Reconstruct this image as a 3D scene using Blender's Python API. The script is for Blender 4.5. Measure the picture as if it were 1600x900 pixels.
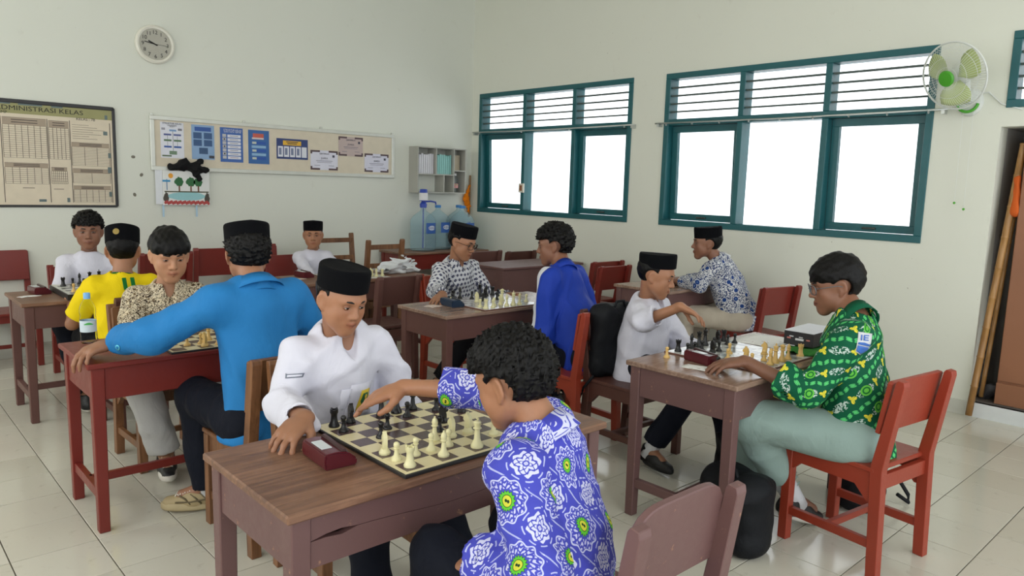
import bpy, bmesh, math, random
import numpy as np
from mathutils import Vector, Matrix, Euler
random.seed(7); RNG = np.random.default_rng(11)
for _o in list(bpy.data.objects): bpy.data.objects.remove(_o)
SC = bpy.context.scene
COL = SC.collection
PI = math.pi
# ------------------------------------------------------------------ camera
cam = bpy.data.cameras.new('camera'); camo = bpy.data.objects.new('camera', cam); COL.objects.link(camo)
cam.sensor_width = 36.0; cam.lens = 1148.95/1600*36; cam.clip_start = 0.05; cam.clip_end = 200
_p, _r, _y = 0.138353761, 0.0301660583, 0.748406102
_f = Vector((math.sin(_y)*math.cos(_p), math.cos(_y)*math.cos(_p), -math.sin(_p)))
_rt = Vector((math.cos(_y), -math.sin(_y), 0)); _up = _rt.cross(_f)
_rt2 = _rt*math.cos(_r)+_up*math.sin(_r); _up2 = _rt2.cross(_f)
_m = Matrix((_rt2, _up2, -_f)).transposed().to_4x4(); _m.translation = (0, 0, 1.474)
camo.matrix_world = _m
SC.camera = camo
# ------------------------------------------------------------------ sky
W = bpy.data.worlds.new('sky'); SC.world = W; W.use_nodes = True
_bg = W.node_tree.nodes['Background']
_bg.inputs[0].default_value = (0.93, 0.97, 1.0, 1); _bg.inputs[1].default_value = 3.2
# daylight through the windows of the opposite wall and the open front of the room
def area(name, loc, rot, sx, sy, power, col):
    l = bpy.data.lights.new(name, 'AREA'); l.shape = 'RECTANGLE'; l.size = sx; l.size_y = sy
    l.energy = power; l.color = col
    o = bpy.data.objects.new(name, l); o.location = loc; o.rotation_euler = rot; COL.objects.link(o); return o
# ------------------------------------------------------------------ exposure
SC.view_settings.view_transform = 'Standard'; SC.view_settings.look = 'None'
SC.view_settings.gamma = 1.0; SC.view_settings.use_curve_mapping = False
SC.view_settings.exposure = -0.62
# room constants
XW, YB, ZC, XL, YF = 5.66, 6.87, 3.75, -1.5, -2.2
area('daylight_left_windows', (XL-0.5, 2.3, 1.9), (0, -PI/2, 0), 1.5, 8.0, 125, (1.0, 0.955, 0.87))

# ------------------------------------------------------------------ helpers
def mesh_obj(name, me, mat=None, parent=None):
    o = bpy.data.objects.new(name, me); COL.objects.link(o)
    if mat is not None and not me.materials:
        for m in (mat if isinstance(mat, (list, tuple)) else [mat]): me.materials.append(m)
    if parent is not None: o.parent = parent
    return o
def from_bm(name, bm, mat, parent=None, smooth=False, angle=None):
    me = bpy.data.meshes.new(name); bm.normal_update(); bm.to_mesh(me); bm.free()
    if smooth:
        me.polygons.foreach_set('use_smooth', [True]*len(me.polygons))
        if angle: me.set_sharp_from_angle(angle=math.radians(angle))
    return mesh_obj(name, me, mat, parent)
def thing(name, label, cat, loc=(0, 0, 0), rotz=0.0, group=None, rot=None):
    o = bpy.data.objects.new(name, None); COL.objects.link(o); o.empty_display_size = 0.1
    o.location = loc; o.rotation_euler = rot if rot else (0, 0, rotz)
    return tag(o, label, cat, group)
def tag(o, label, cat, group=None):
    o['label'] = label; o['category'] = cat
    if group: o['group'] = group
    return o
def struct(o): o['kind'] = 'structure'; return o
def lab(o, t): o['label'] = t; return o
def box(bm, x0, y0, z0, x1, y1, z1, M=None, bev=0.0, mi=0):
    vs = [bm.verts.new(p) for p in ((x0,y0,z0),(x1,y0,z0),(x1,y1,z0),(x0,y1,z0),(x0,y0,z1),(x1,y0,z1),(x1,y1,z1),(x0,y1,z1))]
    fs = [bm.faces.new([vs[i] for i in q]) for q in ((3,2,1,0),(4,5,6,7),(0,1,5,4),(1,2,6,5),(2,3,7,6),(3,0,4,7))]
    for f in fs: f.material_index = mi
    if bev > 0:
        es = list({e for f in fs for e in f.edges})
        r = bmesh.ops.bevel(bm, geom=es, offset=bev, segments=1, profile=0.5, affect='EDGES')
        for f in r['faces']: f.material_index = mi
        if M: bmesh.ops.transform(bm, matrix=M, verts=list({v for f in r['faces'] for v in f.verts} | {v for v in vs if v.is_valid}))
    elif M: bmesh.ops.transform(bm, matrix=M, verts=vs)
def bx(*a, **k):
    bm = bmesh.new(); box(bm, *a, **k); return bm
def beam(bm, a, b, w, d, side=None, bev=0.003, w2=None, d2=None):
    """tapered square bar from a to b; w along side, d across"""
    a = Vector(a); b = Vector(b); z = (b-a).normalized()
    s = Vector(side) if side else (Vector((1, 0, 0)) if abs(z.x) < .9 else Vector((0, 1, 0)))
    s = (s - z*s.dot(z)).normalized(); t = z.cross(s)
    w2 = w if w2 is None else w2; d2 = d if d2 is None else d2
    vs = []
    for P, ww, dd in ((a, w, d), (b, w2, d2)):
        for i, j in ((-1, -1), (1, -1), (1, 1), (-1, 1)): vs.append(bm.verts.new(P+s*(i*ww/2)+t*(j*dd/2)))
    fs = [bm.faces.new([vs[i] for i in q]) for q in ((3,2,1,0),(4,5,6,7),(0,1,5,4),(1,2,6,5),(2,3,7,6),(3,0,4,7))]
    if bev: bmesh.ops.bevel(bm, geom=list({e for f in fs for e in f.edges}), offset=bev, segments=1, affect='EDGES')
def tube(bm, pts, r, n=8, cap=True):
    pts = [Vector(p) for p in pts]; rs = r if isinstance(r, (list, tuple)) else [r]*len(pts)
    rings = []; prev = None
    for i, p in enumerate(pts):
        d = (pts[min(i+1, len(pts)-1)]-pts[max(i-1, 0)]).normalized()
        if prev is None: s = d.orthogonal().normalized()
        else: s = (prev-d*prev.dot(d)).normalized()
        prev = s; t = d.cross(s)
        rings.append([bm.verts.new(p+(s*math.cos(2*PI*k/n)+t*math.sin(2*PI*k/n))*rs[i]) for k in range(n)])
    for a, b in zip(rings, rings[1:]):
        for k in range(n): bm.faces.new((a[k], a[(k+1) % n], b[(k+1) % n], b[k]))
    if cap: bm.faces.new(rings[0][::-1]); bm.faces.new(rings[-1])
def lathe(bm, prof, n=20, M=None, sx=1, sy=1, mi=0, close=True):
    rings = []; allv = []
    for r, z in prof:
        if r < 1e-6: v = [bm.verts.new((0, 0, z))]
        else: v = [bm.verts.new((r*math.cos(2*PI*k/n)*sx, r*math.sin(2*PI*k/n)*sy, z)) for k in range(n)]
        rings.append(v); allv += v
    fs = []
    for a, b in zip(rings, rings[1:]):
        if len(a) == 1 and len(b) == 1: continue
        for k in range(n):
            k2 = (k+1) % n
            if len(a) == 1: f = bm.faces.new((a[0], b[k2], b[k]))
            elif len(b) == 1: f = bm.faces.new((a[k], a[k2], b[0]))
            else: f = bm.faces.new((a[k], a[k2], b[k2], b[k]))
            f.material_index = mi; fs.append(f)
    if close:
        if len(rings[0]) > 1: fs.append(bm.faces.new(rings[0][::-1]))
        if len(rings[-1]) > 1: fs.append(bm.faces.new(rings[-1]))
    if M: bmesh.ops.transform(bm, matrix=M, verts=allv)
    return fs
def prism(bm, poly, y0, y1, M=None, bev=0):
    """poly in xz, extruded along y"""
    a = [bm.verts.new((x, y0, z)) for x, z in poly]; b = [bm.verts.new((x, y1, z)) for x, z in poly]
    n = len(poly); fs = [bm.faces.new(a), bm.faces.new(b[::-1])]
    for i in range(n): fs.append(bm.faces.new((a[i], b[i], b[(i+1) % n], a[(i+1) % n])))
    bmesh.ops.recalc_face_normals(bm, faces=fs)
    if M: bmesh.ops.transform(bm, matrix=M, verts=a+b)
def copy_tree(o, parent=None):
    c = o.copy(); COL.objects.link(c)
    if parent is not None: c.parent = parent
    for ch in [x for x in o.children]: copy_tree(ch, c)
    return c
def T(x, y, z): return Matrix.Translation((x, y, z))
def RZ(a): return Matrix.Rotation(a, 4, 'Z')
def RX(a): return Matrix.Rotation(a, 4, 'X')
def RY(a): return Matrix.Rotation(a, 4, 'Y')
def srgb(r, g, b):
    f = lambda c: (c/255/12.92) if c/255 <= .04045 else ((c/255+.055)/1.055)**2.4
    return (f(r), f(g), f(b), 1.0)

# ------------------------------------------------------------------ node expression helper
class N:
    def __init__(s, nt, sock): s.nt = nt; s.s = sock
    def _m(s, op, *o, rev=False):
        n = s.nt.nodes.new('ShaderNodeMath'); n.operation = op
        a = [s]+list(o)
        if rev: a = a[::-1]
        for i, v in enumerate(a):
            if isinstance(v, N): s.nt.links.new(v.s, n.inputs[i])
            else: n.inputs[i].default_value = v
        return N(s.nt, n.outputs[0])
    def __add__(s, o): return s._m('ADD', o)
    __radd__ = __add__
    def __sub__(s, o): return s._m('SUBTRACT', o)
    def __rsub__(s, o): return s._m('SUBTRACT', o, rev=True)
    def __mul__(s, o): return s._m('MULTIPLY', o)
    __rmul__ = __mul__
    def __truediv__(s, o): return s._m('DIVIDE', o)
    def abs(s): return s._m('ABSOLUTE')
    def sin(s): return s._m('SINE')
    def cos(s): return s._m('COSINE')
    def floor(s): return s._m('FLOOR')
    def frac(s): return s._m('FRACT')
    def sqrt(s): return s._m('SQRT')
    def lt(s, o): return s._m('LESS_THAN', o)
    def gt(s, o): return s._m('GREATER_THAN', o)
    def mn(s, o): return s._m('MINIMUM', o)
    def mx(s, o): return s._m('MAXIMUM', o)
    def atan2(s, o): return s._m('ARCTAN2', o)
    def mod(s, o): return s._m('FLOORED_MODULO', o)
    def ss(s, lo, hi):
        n = s.nt.nodes.new('ShaderNodeMapRange'); n.interpolation_type = 'SMOOTHSTEP'
        s.nt.links.new(s.s, n.inputs[0]); n.inputs[1].default_value = lo; n.inputs[2].default_value = hi
        return N(s.nt, n.outputs[0])
class Mat:
    def __init__(s, name, rough=0.6, col=(.5, .5, .5, 1), **kw):
        s.m = bpy.data.materials.new(name); s.m.use_nodes = True; s.nt = s.m.node_tree
        s.b = s.nt.nodes['Principled BSDF']
        s.b.inputs['Base Color'].default_value = col; s.b.inputs['Roughness'].default_value = rough
        for k, v in kw.items(): s.b.inputs[k.replace('_', ' ')].default_value = v
    def coord(s, kind='Object'):
        n = s.nt.nodes.new('ShaderNodeTexCoord'); return n.outputs[kind]
    def xyz(s, kind='Object'):
        n = s.nt.nodes.new('ShaderNodeSeparateXYZ'); s.nt.links.new(s.coord(kind), n.inputs[0])
        return [N(s.nt, n.outputs[i]) for i in range(3)]
    def vec(s, x, y, z=0.0):
        n = s.nt.nodes.new('ShaderNodeCombineXYZ')
        for i, v in enumerate((x, y, z)):
            if isinstance(v, N): s.nt.links.new(v.s, n.inputs[i])
            else: n.inputs[i].default_value = v
        return n.outputs[0]
    def scale(s, vecs, sc):
        n = s.nt.nodes.new('ShaderNodeMapping'); s.nt.links.new(vecs, n.inputs[0]); n.inputs['Scale'].default_value = sc
        return n.outputs[0]
    def noise(s, vecs, sc=5, detail=2, rough=.5, dist=0.0):
        n = s.nt.nodes.new('ShaderNodeTexNoise'); n.inputs['Scale'].default_value = sc
        n.inputs['Detail'].default_value = detail; n.inputs['Roughness'].default_value = rough; n.inputs['Distortion'].default_value = dist
        if vecs is not None: s.nt.links.new(vecs, n.inputs['Vector'])
        return N(s.nt, n.outputs[0])
    def voro(s, vecs, sc=5, feature='F1', rnd=1.0):
        n = s.nt.nodes.new('ShaderNodeTexVoronoi'); n.feature = feature; n.inputs['Scale'].default_value = sc
        n.inputs['Randomness'].default_value = rnd; s.nt.links.new(vecs, n.inputs['Vector'])
        return N(s.nt, n.outputs['Distance'])
    def mix(s, f, a, b):
        n = s.nt.nodes.new('ShaderNodeMix'); n.data_type = 'RGBA'
        for i, v in ((0, f), (6, a), (7, b)):
            if isinstance(v, N): s.nt.links.new(v.s, n.inputs[i])
            elif hasattr(v, 'is_output'): s.nt.links.new(v, n.inputs[i])
            else: n.inputs[i].default_value = v
        return n.outputs[2]
    def col(s, c): s.nt.links.new(c.s if isinstance(c, N) else c, s.b.inputs['Base Color']); return s
    def rough(s, c): s.nt.links.new(c.s, s.b.inputs['Roughness']); return s
    def bump(s, h, strength=.3, dist=.01):
        n = s.nt.nodes.new('ShaderNodeBump'); n.inputs['Strength'].default_value = strength; n.inputs['Distance'].default_value = dist
        s.nt.links.new(h.s, n.inputs['Height']); s.nt.links.new(n.outputs[0], s.b.inputs['Normal']); return s
def plain(name, rgb, rough=.6, bumpsc=None, bumpst=.1, var=.08, **kw):
    c = srgb(*rgb); m = Mat(name, rough, c, **kw); v = m.coord()
    n = m.noise(v, 14, 3)
    m.col(m.mix(n, tuple(x*(1-var) for x in c[:3])+(1,), tuple(min(1, x*(1+var)) for x in c[:3])+(1,)))
    if bumpsc: m.bump(m.noise(v, bumpsc, 3), bumpst, .004)
    return m.m
def painted_wood(name, rgb, worn, rough=.35, amt=.62):
    m = Mat(name, rough); v = m.coord(); g = m.scale(v, (3, 3, 3))
    n = m.noise(g, 9, 6, .7); e = m.noise(v, 45, 3, .6); big = m.noise(v, 2.5, 2)
    f = ((n*.65+e*.35)).ss(amt, amt+.07)
    c = srgb(*rgb); base = m.mix(big, tuple(x*.82 for x in c[:3])+(1,), tuple(x*1.14 for x in c[:3])+(1,))
    m.col(m.mix(f, base, srgb(*worn))); m.rough(n*.3+rough-.05); m.bump(n+e*.5, .16, .004)
    return m.m
def raw_wood(name, a, b, axis='x', rough=.5):
    m = Mat(name, rough); v = m.coord()
    sc = {'x': (1.2, 16, 16), 'z': (16, 16, 1.2), 'y': (16, 1.2, 16)}[axis]
    g = m.noise(m.scale(v, sc), 2.2, 8, .62, 1.2); s = m.noise(v, 3, 4, .6); d = m.noise(m.scale(v, tuple(x*3 for x in sc)), 4, 4, .7)
    f = (g*.6+s*.4).ss(.35, .68)
    c = m.mix(f, srgb(*a), srgb(*b)); c = m.mix(d.ss(.62, .75)*.5, c, tuple(x*.35 for x in srgb(*a)[:3])+(1,))
    m.col(c); m.rough(g*.3+rough-.15); m.bump(g+d*.5, .15, .003)
    return m.m
# ------------------------------------------------------------------ room shell
def wall_mat(name, rgb, seed):
    m = Mat(name, .72); v = m.coord(); c = srgb(*rgb)
    big = m.noise(v, .9+seed*.05, 3); sm = m.noise(v, 9, 6, .65); sp = m.noise(v, 38, 2, .5)
    col = m.mix(big, tuple(x*.955 for x in c[:3])+(1,), tuple(min(1, x*1.03) for x in c[:3])+(1,))
    col = m.mix((sm.ss(.6, .8))*.16, col, srgb(172, 170, 150))
    col = m.mix((sp.ss(.765, .80))*.5, col, srgb(120, 110, 92))
    m.col(col); m.bump(sm*.6+m.noise(v, 120, 2)*.4, .12, .004)
    return m.m
M_WALL = wall_mat('wall_paint', (226, 228, 216), 0)
M_WALLB = wall_mat('wall_paint_back', (222, 225, 215), 3)
M_CEIL = plain('ceiling_paint', (235, 232, 222), .8)
def pad(v): return v
def wall_with_holes(name, axis, pos, thick, a0, a1, z0, z1, holes, mat):
    """wall plane at axis=pos, extends outward by thick; holes list of (a0,a1,z0,z1)"""
    bm = bmesh.new()
    As = sorted({a0, a1} | {h[0] for h in holes} | {h[1] for h in holes}); Zs = sorted({z0, z1} | {h[2] for h in holes} | {h[3] for h in holes})
    for i in range(len(As)-1):
        run = None
        for k in range(len(Zs)-1):
            ca, cz = (As[i]+As[i+1])/2, (Zs[k]+Zs[k+1])/2
            solid = not any(h[0] < ca < h[1] and h[2] < cz < h[3] for h in holes)
            if solid:
                if axis == 'x': box(bm, min(pos, pos+thick), As[i], Zs[k], max(pos, pos+thick), As[i+1], Zs[k+1])
                else: box(bm, As[i], min(pos, pos+thick), Zs[k], As[i+1], max(pos, pos+thick), Zs[k+1])
    bmesh.ops.remove_doubles(bm, verts=bm.verts, dist=1e-5)
    # drop interior faces
    seen = {}
    for f in list(bm.faces):
        k = tuple(sorted(v.index for v in f.verts)); seen.setdefault(k, []).append(f)
    bm.verts.index_update(); seen = {}
    for f in bm.faces: seen.setdefault(tuple(sorted(v.index for v in f.verts)), []).append(f)
    kill = [f for fs in seen.values() if len(fs) > 1 for f in fs]
    bmesh.ops.delete(bm, geom=kill, context='FACES')
    return struct(from_bm(name, bm, mat))
WINS = [(4.49, 6.735), (1.86, 4.115), (-0.82, 1.435)]
WZ0, WZ1, WZT = 1.155, 2.515, 2.08
NICHE = (-0.9, 1.45, 0.10, 1.95)
wall_right = wall_with_holes('wall_right', 'x', XW, .16, YF, YB+.16, 0, ZC,
    [(WINS[0][0], WINS[0][1], WZ0, WZ1), (WINS[1][0], WINS[1][1], WZ0, WZ1), (WINS[2][0], WINS[2][1], 2.07, 2.55), NICHE], M_WALL)
wall_back = struct(from_bm('wall_back', bx(XL-.16, YB, 0, XW, YB+.16, ZC), M_WALLB))
wall_left = wall_with_holes('wall_left', 'x', XL, -.16, YF, YB+.16, 0, ZC, [(-1.6, .9, .95, 2.6), (1.5, 3.8, .95, 2.6), (4.3, 6.5, .95, 2.6)], M_WALL)
ceiling = struct(from_bm('ceiling', bx(XL-.16, YF, ZC, XW+.16, YB+.16, ZC+.1), M_CEIL))
# niche behind the right wall (old doorway)
_bm = bmesh.new()
box(_bm, XW+.16, 1.45, 0, XW+.95, 1.60, 2.1); box(_bm, XW+.80, -1.0, 0, XW+.95, 1.45, 2.1)
box(_bm, XW+.16, -1.0, 1.95, XW+.80, 1.45, 2.1); box(_bm, XW+.16, -1.05, 0, XW+.95, -.9, 2.1)
struct(from_bm('wall_niche', _bm, wall_mat('niche_paint', (176, 176, 172), 2)))
struct(from_bm('trim_1', bx(XW-.005, -.9, 0, XW+.80, 1.45, .10), plain('raised_step_white', (222, 226, 226), .3)))
struct(from_bm('trim_2', bx(XW+.03, -.9, .10, XW+.80, 1.449, .112), plain('step_floor_dark', (92, 84, 78), .6)))
# floor tiles
TX0, TY0, TS = .706, 2.887-.3*0.008, .3003
mt = Mat('glazed_floor_tile', .16); v = mt.coord('Object')
ni = mt.nt.nodes.new('ShaderNodeObjectInfo'); rnd = N(mt.nt, ni.outputs['Random'])
g1 = mt.noise(v, 2.2, 4, .6); g2 = mt.noise(v, 17, 5, .7)
tc = mt.mix(rnd*.6+g1*.4, srgb(196, 193, 178), srgb(216, 213, 200)); tc = mt.mix((g2.ss(.56, .74))*.30, tc, srgb(150, 142, 122))
mt.col(tc); mt.rough(g1*.14+.07); mt.bump(g1, .03, .004)
M_TILE = mt.m
M_GROUT = plain('dark_grout', (96, 90, 78), .85)
floor = struct(from_bm('floor', bx(XL-.16, YF, -.1, XW+.02, YB+.02, -.004), M_GROUT))
def visible_floor(x, y):
    P = Vector((x, y, 0))-Vector((0, 0, 1.474)); z = P.dot(_f)
    if z < .3: return None
    u = 800+1148.95*P.dot(_rt2)/z; w = 450-1148.95*P.dot(_up2)/z
    return (z, -120 < u < 1720 and w < 1050)
tiles = []
i0 = int((XL-TX0)/TS)-1; i1 = int((XW-TX0)/TS)+1; j0 = int((YF-TY0)/TS)-1; j1 = int((YB-TY0)/TS)+1
for i in range(i0, i1+1):
    for j in range(j0, j1+1):
        x0 = max(TX0+i*TS, XL); x1 = min(TX0+(i+1)*TS, XW); y0 = max(TY0+j*TS, YF); y1 = min(TY0+(j+1)*TS, YB)
        if x1-x0 < .02 or y1-y0 < .02: continue
        vf = visible_floor((x0+x1)/2, (y0+y1)/2)
        tiles.append(((vf[0] if vf and vf[1] else 99), x0, x1, y0, y1))
tiles.sort()
tile_full = None; rest = bmesh.new(); G = .0022
for k, (d, x0, x1, y0, y1) in enumerate(tiles):
    full = abs(x1-x0-TS) < 1e-4 and abs(y1-y0-TS) < 1e-4
    if k < 298 and d < 90:
        if full and tile_full:
            o = bpy.data.objects.new('floor_tile', tile_full); COL.objects.link(o)
        else:
            bm = bx(-(x1-x0)/2+G, -(y1-y0)/2+G, -.006, (x1-x0)/2-G, (y1-y0)/2-G, 0, bev=.0012)
            o = from_bm('floor_tile', bm, M_TILE)
            if full: tile_full = o.data
        o.location = ((x0+x1)/2, (y0+y1)/2, RNG.uniform(-.0006, .0004)); o.parent = floor
        o.rotation_euler = (RNG.normal(0, .0012), RNG.normal(0, .0012), 0)
    else: box(rest, x0+G, y0+G, -.006, x1-G, y1-G, 0)
ro = from_bm('floor_tile_field', rest, M_TILE, floor); ro['kind'] = 'stuff'
# baseboards: a row of upright tiles
M_BASE = plain('baseboard_tile', (205, 206, 196), .25)
def baseboard(name, pts, fixed, axis):
    root = struct(thing(name, '', '')); del root['label']; del root['category']
    a, b = pts; n = int((b-a)/.30); 
    for k in range(n):
        p0 = a+(b-a)*k/n; p1 = a+(b-a)*(k+1)/n
        bm = bx(fixed-.009, p0+.001, .0, fixed, p1-.001, .10, bev=.001) if axis == 'x' else bx(p0+.001, fixed-.009, 0, p1-.001, fixed, .10, bev=.001)
        from_bm('baseboard_tile', bm, M_BASE, root)
baseboard('baseboard_right', (1.46, YB-.01), XW, 'x'); baseboard('baseboard_back', (XL, XW-.01), YB, 'y')
# wall marks: nail hooks and chips on the back wall
M_CHIP = plain('plaster_chip', (120, 116, 104), .9)
for k, (x, z) in enumerate([(1.93, 1.62), (1.99, 1.47), (1.93, 1.30)]):
    bm = bmesh.new(); lathe(bm, [(.016, 0), (.013, .003), (0, .005)], 7, T(x, YB, z) @ RX(PI/2) @ RZ(k), sx=1.1, sy=.85)
    tag(from_bm('plaster_patch', bm, M_CHIP), ['round grey plaster patch beside the table chart, topmost of three', 'grey plaster patch beside the table chart, middle of three', 'grey plaster patch beside the table chart, lowest of three'][k], 'wall patch', 'plaster patches by the chart')

# ------------------------------------------------------------------ windows
M_TEAL = painted_wood('teal_window_paint', (22, 92, 98), (132, 150, 140), .3, .70)
mg = Mat('window_glass', .02, (1, 1, 1, 1), Transmission_Weight=1.0, IOR=1.05); M_GLASS = mg.m
M_STEEL = plain('curtain_rod_metal', (196, 200, 196), .3, Metallic=.6)
M_SLAT = painted_wood('louver_slat_paint', (70, 84, 80), (120, 128, 120), .5, .7)
def window(n, y0, y1, z0, z1, zt, bays, opens, lower=True):
    root = struct(bpy.data.objects.new('window_%d' % n, None)); COL.objects.link(root); root.location = (XW, (y0+y1)/2, z0)
    L = lambda bm: bmesh.ops.transform(bm, matrix=T(-XW, -(y0+y1)/2, -z0), verts=bm.verts)
    xo, xi = XW+.12, XW-.012; fw = .05
    def put(name, bm, mat): L(bm); return from_bm(name, bm, mat, root)
    for a in ((xi, y0, z0, xo, y1, z0+fw), (xi, y0, z1-fw, xo, y1, z1), (xi, y0, z0+fw, xo, y0+fw, z1-fw), (xi, y1-fw, z0+fw, xo, y1, z1-fw)):
        put('window_frame', bx(*a, bev=.003), M_TEAL)
    if lower: put('transom', bx(xi, y0+fw, zt-.025, xo, y1-fw, zt+.03, bev=.003), M_TEAL)
    for b in bays:
        for q0, q1 in (((z0+fw, zt-.025), (zt+.03, z1-fw)) if lower else ((z0+fw, z1-fw),)): put('mullion', bx(xi, b-fw/2, q0, xo, b+fw/2, q1, bev=.003), M_TEAL)
    ed = [y0+fw]+[q for b in bays for q in (b-fw/2, b+fw/2)]+[y1-fw]
    zs0 = zt+.03 if lower else z0+fw
    for i in range(0, len(ed), 2):
        a, b = ed[i], ed[i+1]; n_s = 4 if lower else 4
        for k in range(n_s):
            zc = zs0+(z1-fw-zs0)*(k+1)/(n_s+1)
            bm = bx(-.045, a-.004, -.0075, .045, b+.004, .0075, M=T(XW+.055, 0, zc) @ RY(math.radians(-7)))
            put('louver_slat', bm, M_SLAT)
        if not lower: continue
        if opens[i//2] is None:
            put('window_pane', bx(XW+.05, a-.004, z0+fw, XW+.054, b+.004, zt-.025), mg.m)
        else:
            ang = opens[i//2]; zh = zt-.027; sw = .058; M = T(XW+.075, 0, zh) @ RY(-ang)
            s0, s1 = a+.004, b-.004; h = zh-z0-fw-.004
            bm = bmesh.new()
            for q in ((-.02, s0, -h, .02, s1, -h+sw), (-.02, s0, -sw, .02, s1, 0), (-.02, s0, -h+sw, .02, s0+sw, -sw), (-.02, s1-sw, -h+sw, .02, s1, -sw)): box(bm, *q, M=M, bev=.002)
            L(bm); sa = from_bm('sash', bm, M_TEAL, root)
            bm = bx(-.002, s0+sw, -h+sw, .002, s1-sw, -sw, M=M); L(bm); from_bm('window_pane', bm, mg.m, sa)
            bm = bx(-.035, (s0+s1)/2-.05, -h+.02, -.02, (s0+s1)/2+.05, -h+.036, M=M, bev=.003); L(bm); from_bm('handle', bm, plain('dark_latch', (50, 60, 56), .4), sa)
    return root
window(1, *WINS[0], WZ0, WZ1, WZT, (5.235, 5.97), (math.radians(.4), None, math.radians(2)))
window(2, *WINS[1], WZ0, WZ1, WZT, (2.62, 3.345), (math.radians(1.5), None, math.radians(1.8)))
window(3, *WINS[2], 2.07, 2.55, 2.07, (-.07, .68), (), lower=False)
for k, (a, b) in enumerate(((4.42, 6.80), (1.76, 4.18))):
    r = thing('curtain_rod', ['thin metal curtain rod across the window by the room corner', 'thin metal curtain rod across the window beside the fan'][k], 'rod', (XW-.05, (a+b)/2, 2.075))
    bm = bmesh.new(); tube(bm, [(0, (a-b)/2, 0), (0, 0, -.008), (0, (b-a)/2, 0)], .007, 8); from_bm('rod', bm, M_STEEL, r, True)
    for q in np.linspace(a+.12, b-.12, 9 if k else 4):
        bm = bmesh.new(); lathe(bm, [(.012, -.003), (.012, .003)], 10, T(0, q-(a+b)/2, -.014) @ RX(PI/2)); from_bm('ring', bm, M_STEEL, r)
    for q in (a+.03, b-.03): from_bm('bracket', bx(-.004, q-(a+b)/2-.012, -.03, .05, q-(a+b)/2+.012, .006), M_STEEL, r)
t = thing('switch_box', 'small cream box with brown marks fixed beside the window mullion', 'box', (XW-.03, 5.97, 1.45))
from_bm('case', bx(0, -.04, -.05, .02, .04, .05, bev=.004), plain('cream_plastic', (225, 220, 205), .4), t)
from_bm('plate', bx(-.003, -.02, -.03, 0, .02, .03, bev=.001), plain('brown_plate', (150, 100, 70), .5), t)
# ------------------------------------------------------------------ implicit surfaces (bodies, clothes, hair)
A3 = lambda *v: np.array(v, float)
def nrm(v): v = np.asarray(v, float); return v/(np.linalg.norm(v)+1e-12)
class Prim:
    """tapered capsule a->b, radii ra,rb, squashed by s along n; op 'add'/'sub'; optional flat cap at b"""
    __slots__ = ('a', 'b', 'ra', 'rb', 'n', 's', 'k', 'op', 'cap', 'lo', 'hi', 'part', 'capa')
    def __init__(s, a, b, ra, rb=None, n=None, sq=1.0, k=.02, op='add', cap=False, part=0, capa=False):
        s.a = np.asarray(a, float); s.b = np.asarray(b, float); s.ra = ra; s.rb = ra if rb is None else rb
        s.n = None if n is None else nrm(n); s.s = sq; s.k = k; s.op = op; s.cap = cap; s.part = part; s.capa = capa
        R = max(s.ra, s.rb)*max(1, sq)
        s.lo = np.minimum(s.a, s.b)-R; s.hi = np.maximum(s.a, s.b)+R
    def d(s, P):
        ax = s.b-s.a; q = P-s.a
        if s.n is not None:
            q = q+np.multiply.outer(q@s.n*(1/s.s-1), s.n); ax = ax+s.n*(ax@s.n)*(1/s.s-1)
        L2 = ax@ax
        if L2 < 1e-10: return (np.sqrt((q*q).sum(-1))-s.ra)*min(1, s.s)
        t = (q@ax)/L2; tc = np.clip(t, 0, 1)
        if s.cap: tc2 = np.maximum(t, 0) if not s.capa else t
        elif s.capa: tc2 = np.minimum(t, 1)
        else: tc2 = tc
        r = q-np.multiply.outer(tc2, ax)
        d = (np.sqrt((r*r).sum(-1))-(s.ra+(s.rb-s.ra)*tc))*min(1, s.s)
        L = math.sqrt(L2)
        if s.cap: d = np.maximum(d, (t-1)*L)
        if s.capa: d = np.maximum(d, -t*L)
        return d
def ell(c, r, ax=None, k=.012, op='add', part=0):
    """ellipsoid with radii r along rows of ax"""
    return Ell(c, r, ax, k, op, part)
class Ell:
    def __init__(s, c, r, ax, k, op, part):
        s.c = np.asarray(c, float); s.r = np.asarray(r, float); s.ax = np.eye(3) if ax is None else np.asarray(ax, float)
        s.k = k; s.op = op; s.part = part; R = max(r); s.lo = s.c-R; s.hi = s.c+R
    def d(s, P):
        q = (P-s.c)@s.ax.T
        k0 = np.sqrt(((q/s.r)**2).sum(-1)); k1 = np.sqrt(((q/(s.r*s.r))**2).sum(-1))+1e-9
        return np.where(k0 < 1e-6, -min(s.r), k0*(k0-1)/k1)
def smin(a, b, k):
    h = np.maximum(k-np.abs(a-b), 0)/k; return np.minimum(a, b)-h*h*k*.25
def smax(a, b, k): return -smin(-a, -b, k)
def field(prims, P, post=None):
    d = np.full(P.shape[:-1], 1.0)
    for p in prims:
        x = p.d(P)
        if p.op == 'add': d = smin(d, x, p.k)
        elif p.op == 'sub': d = smax(d, -x, p.k)
        else: d = smax(d, x, p.k)
    if post is not None: d = post(P, d)
    return d
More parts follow.
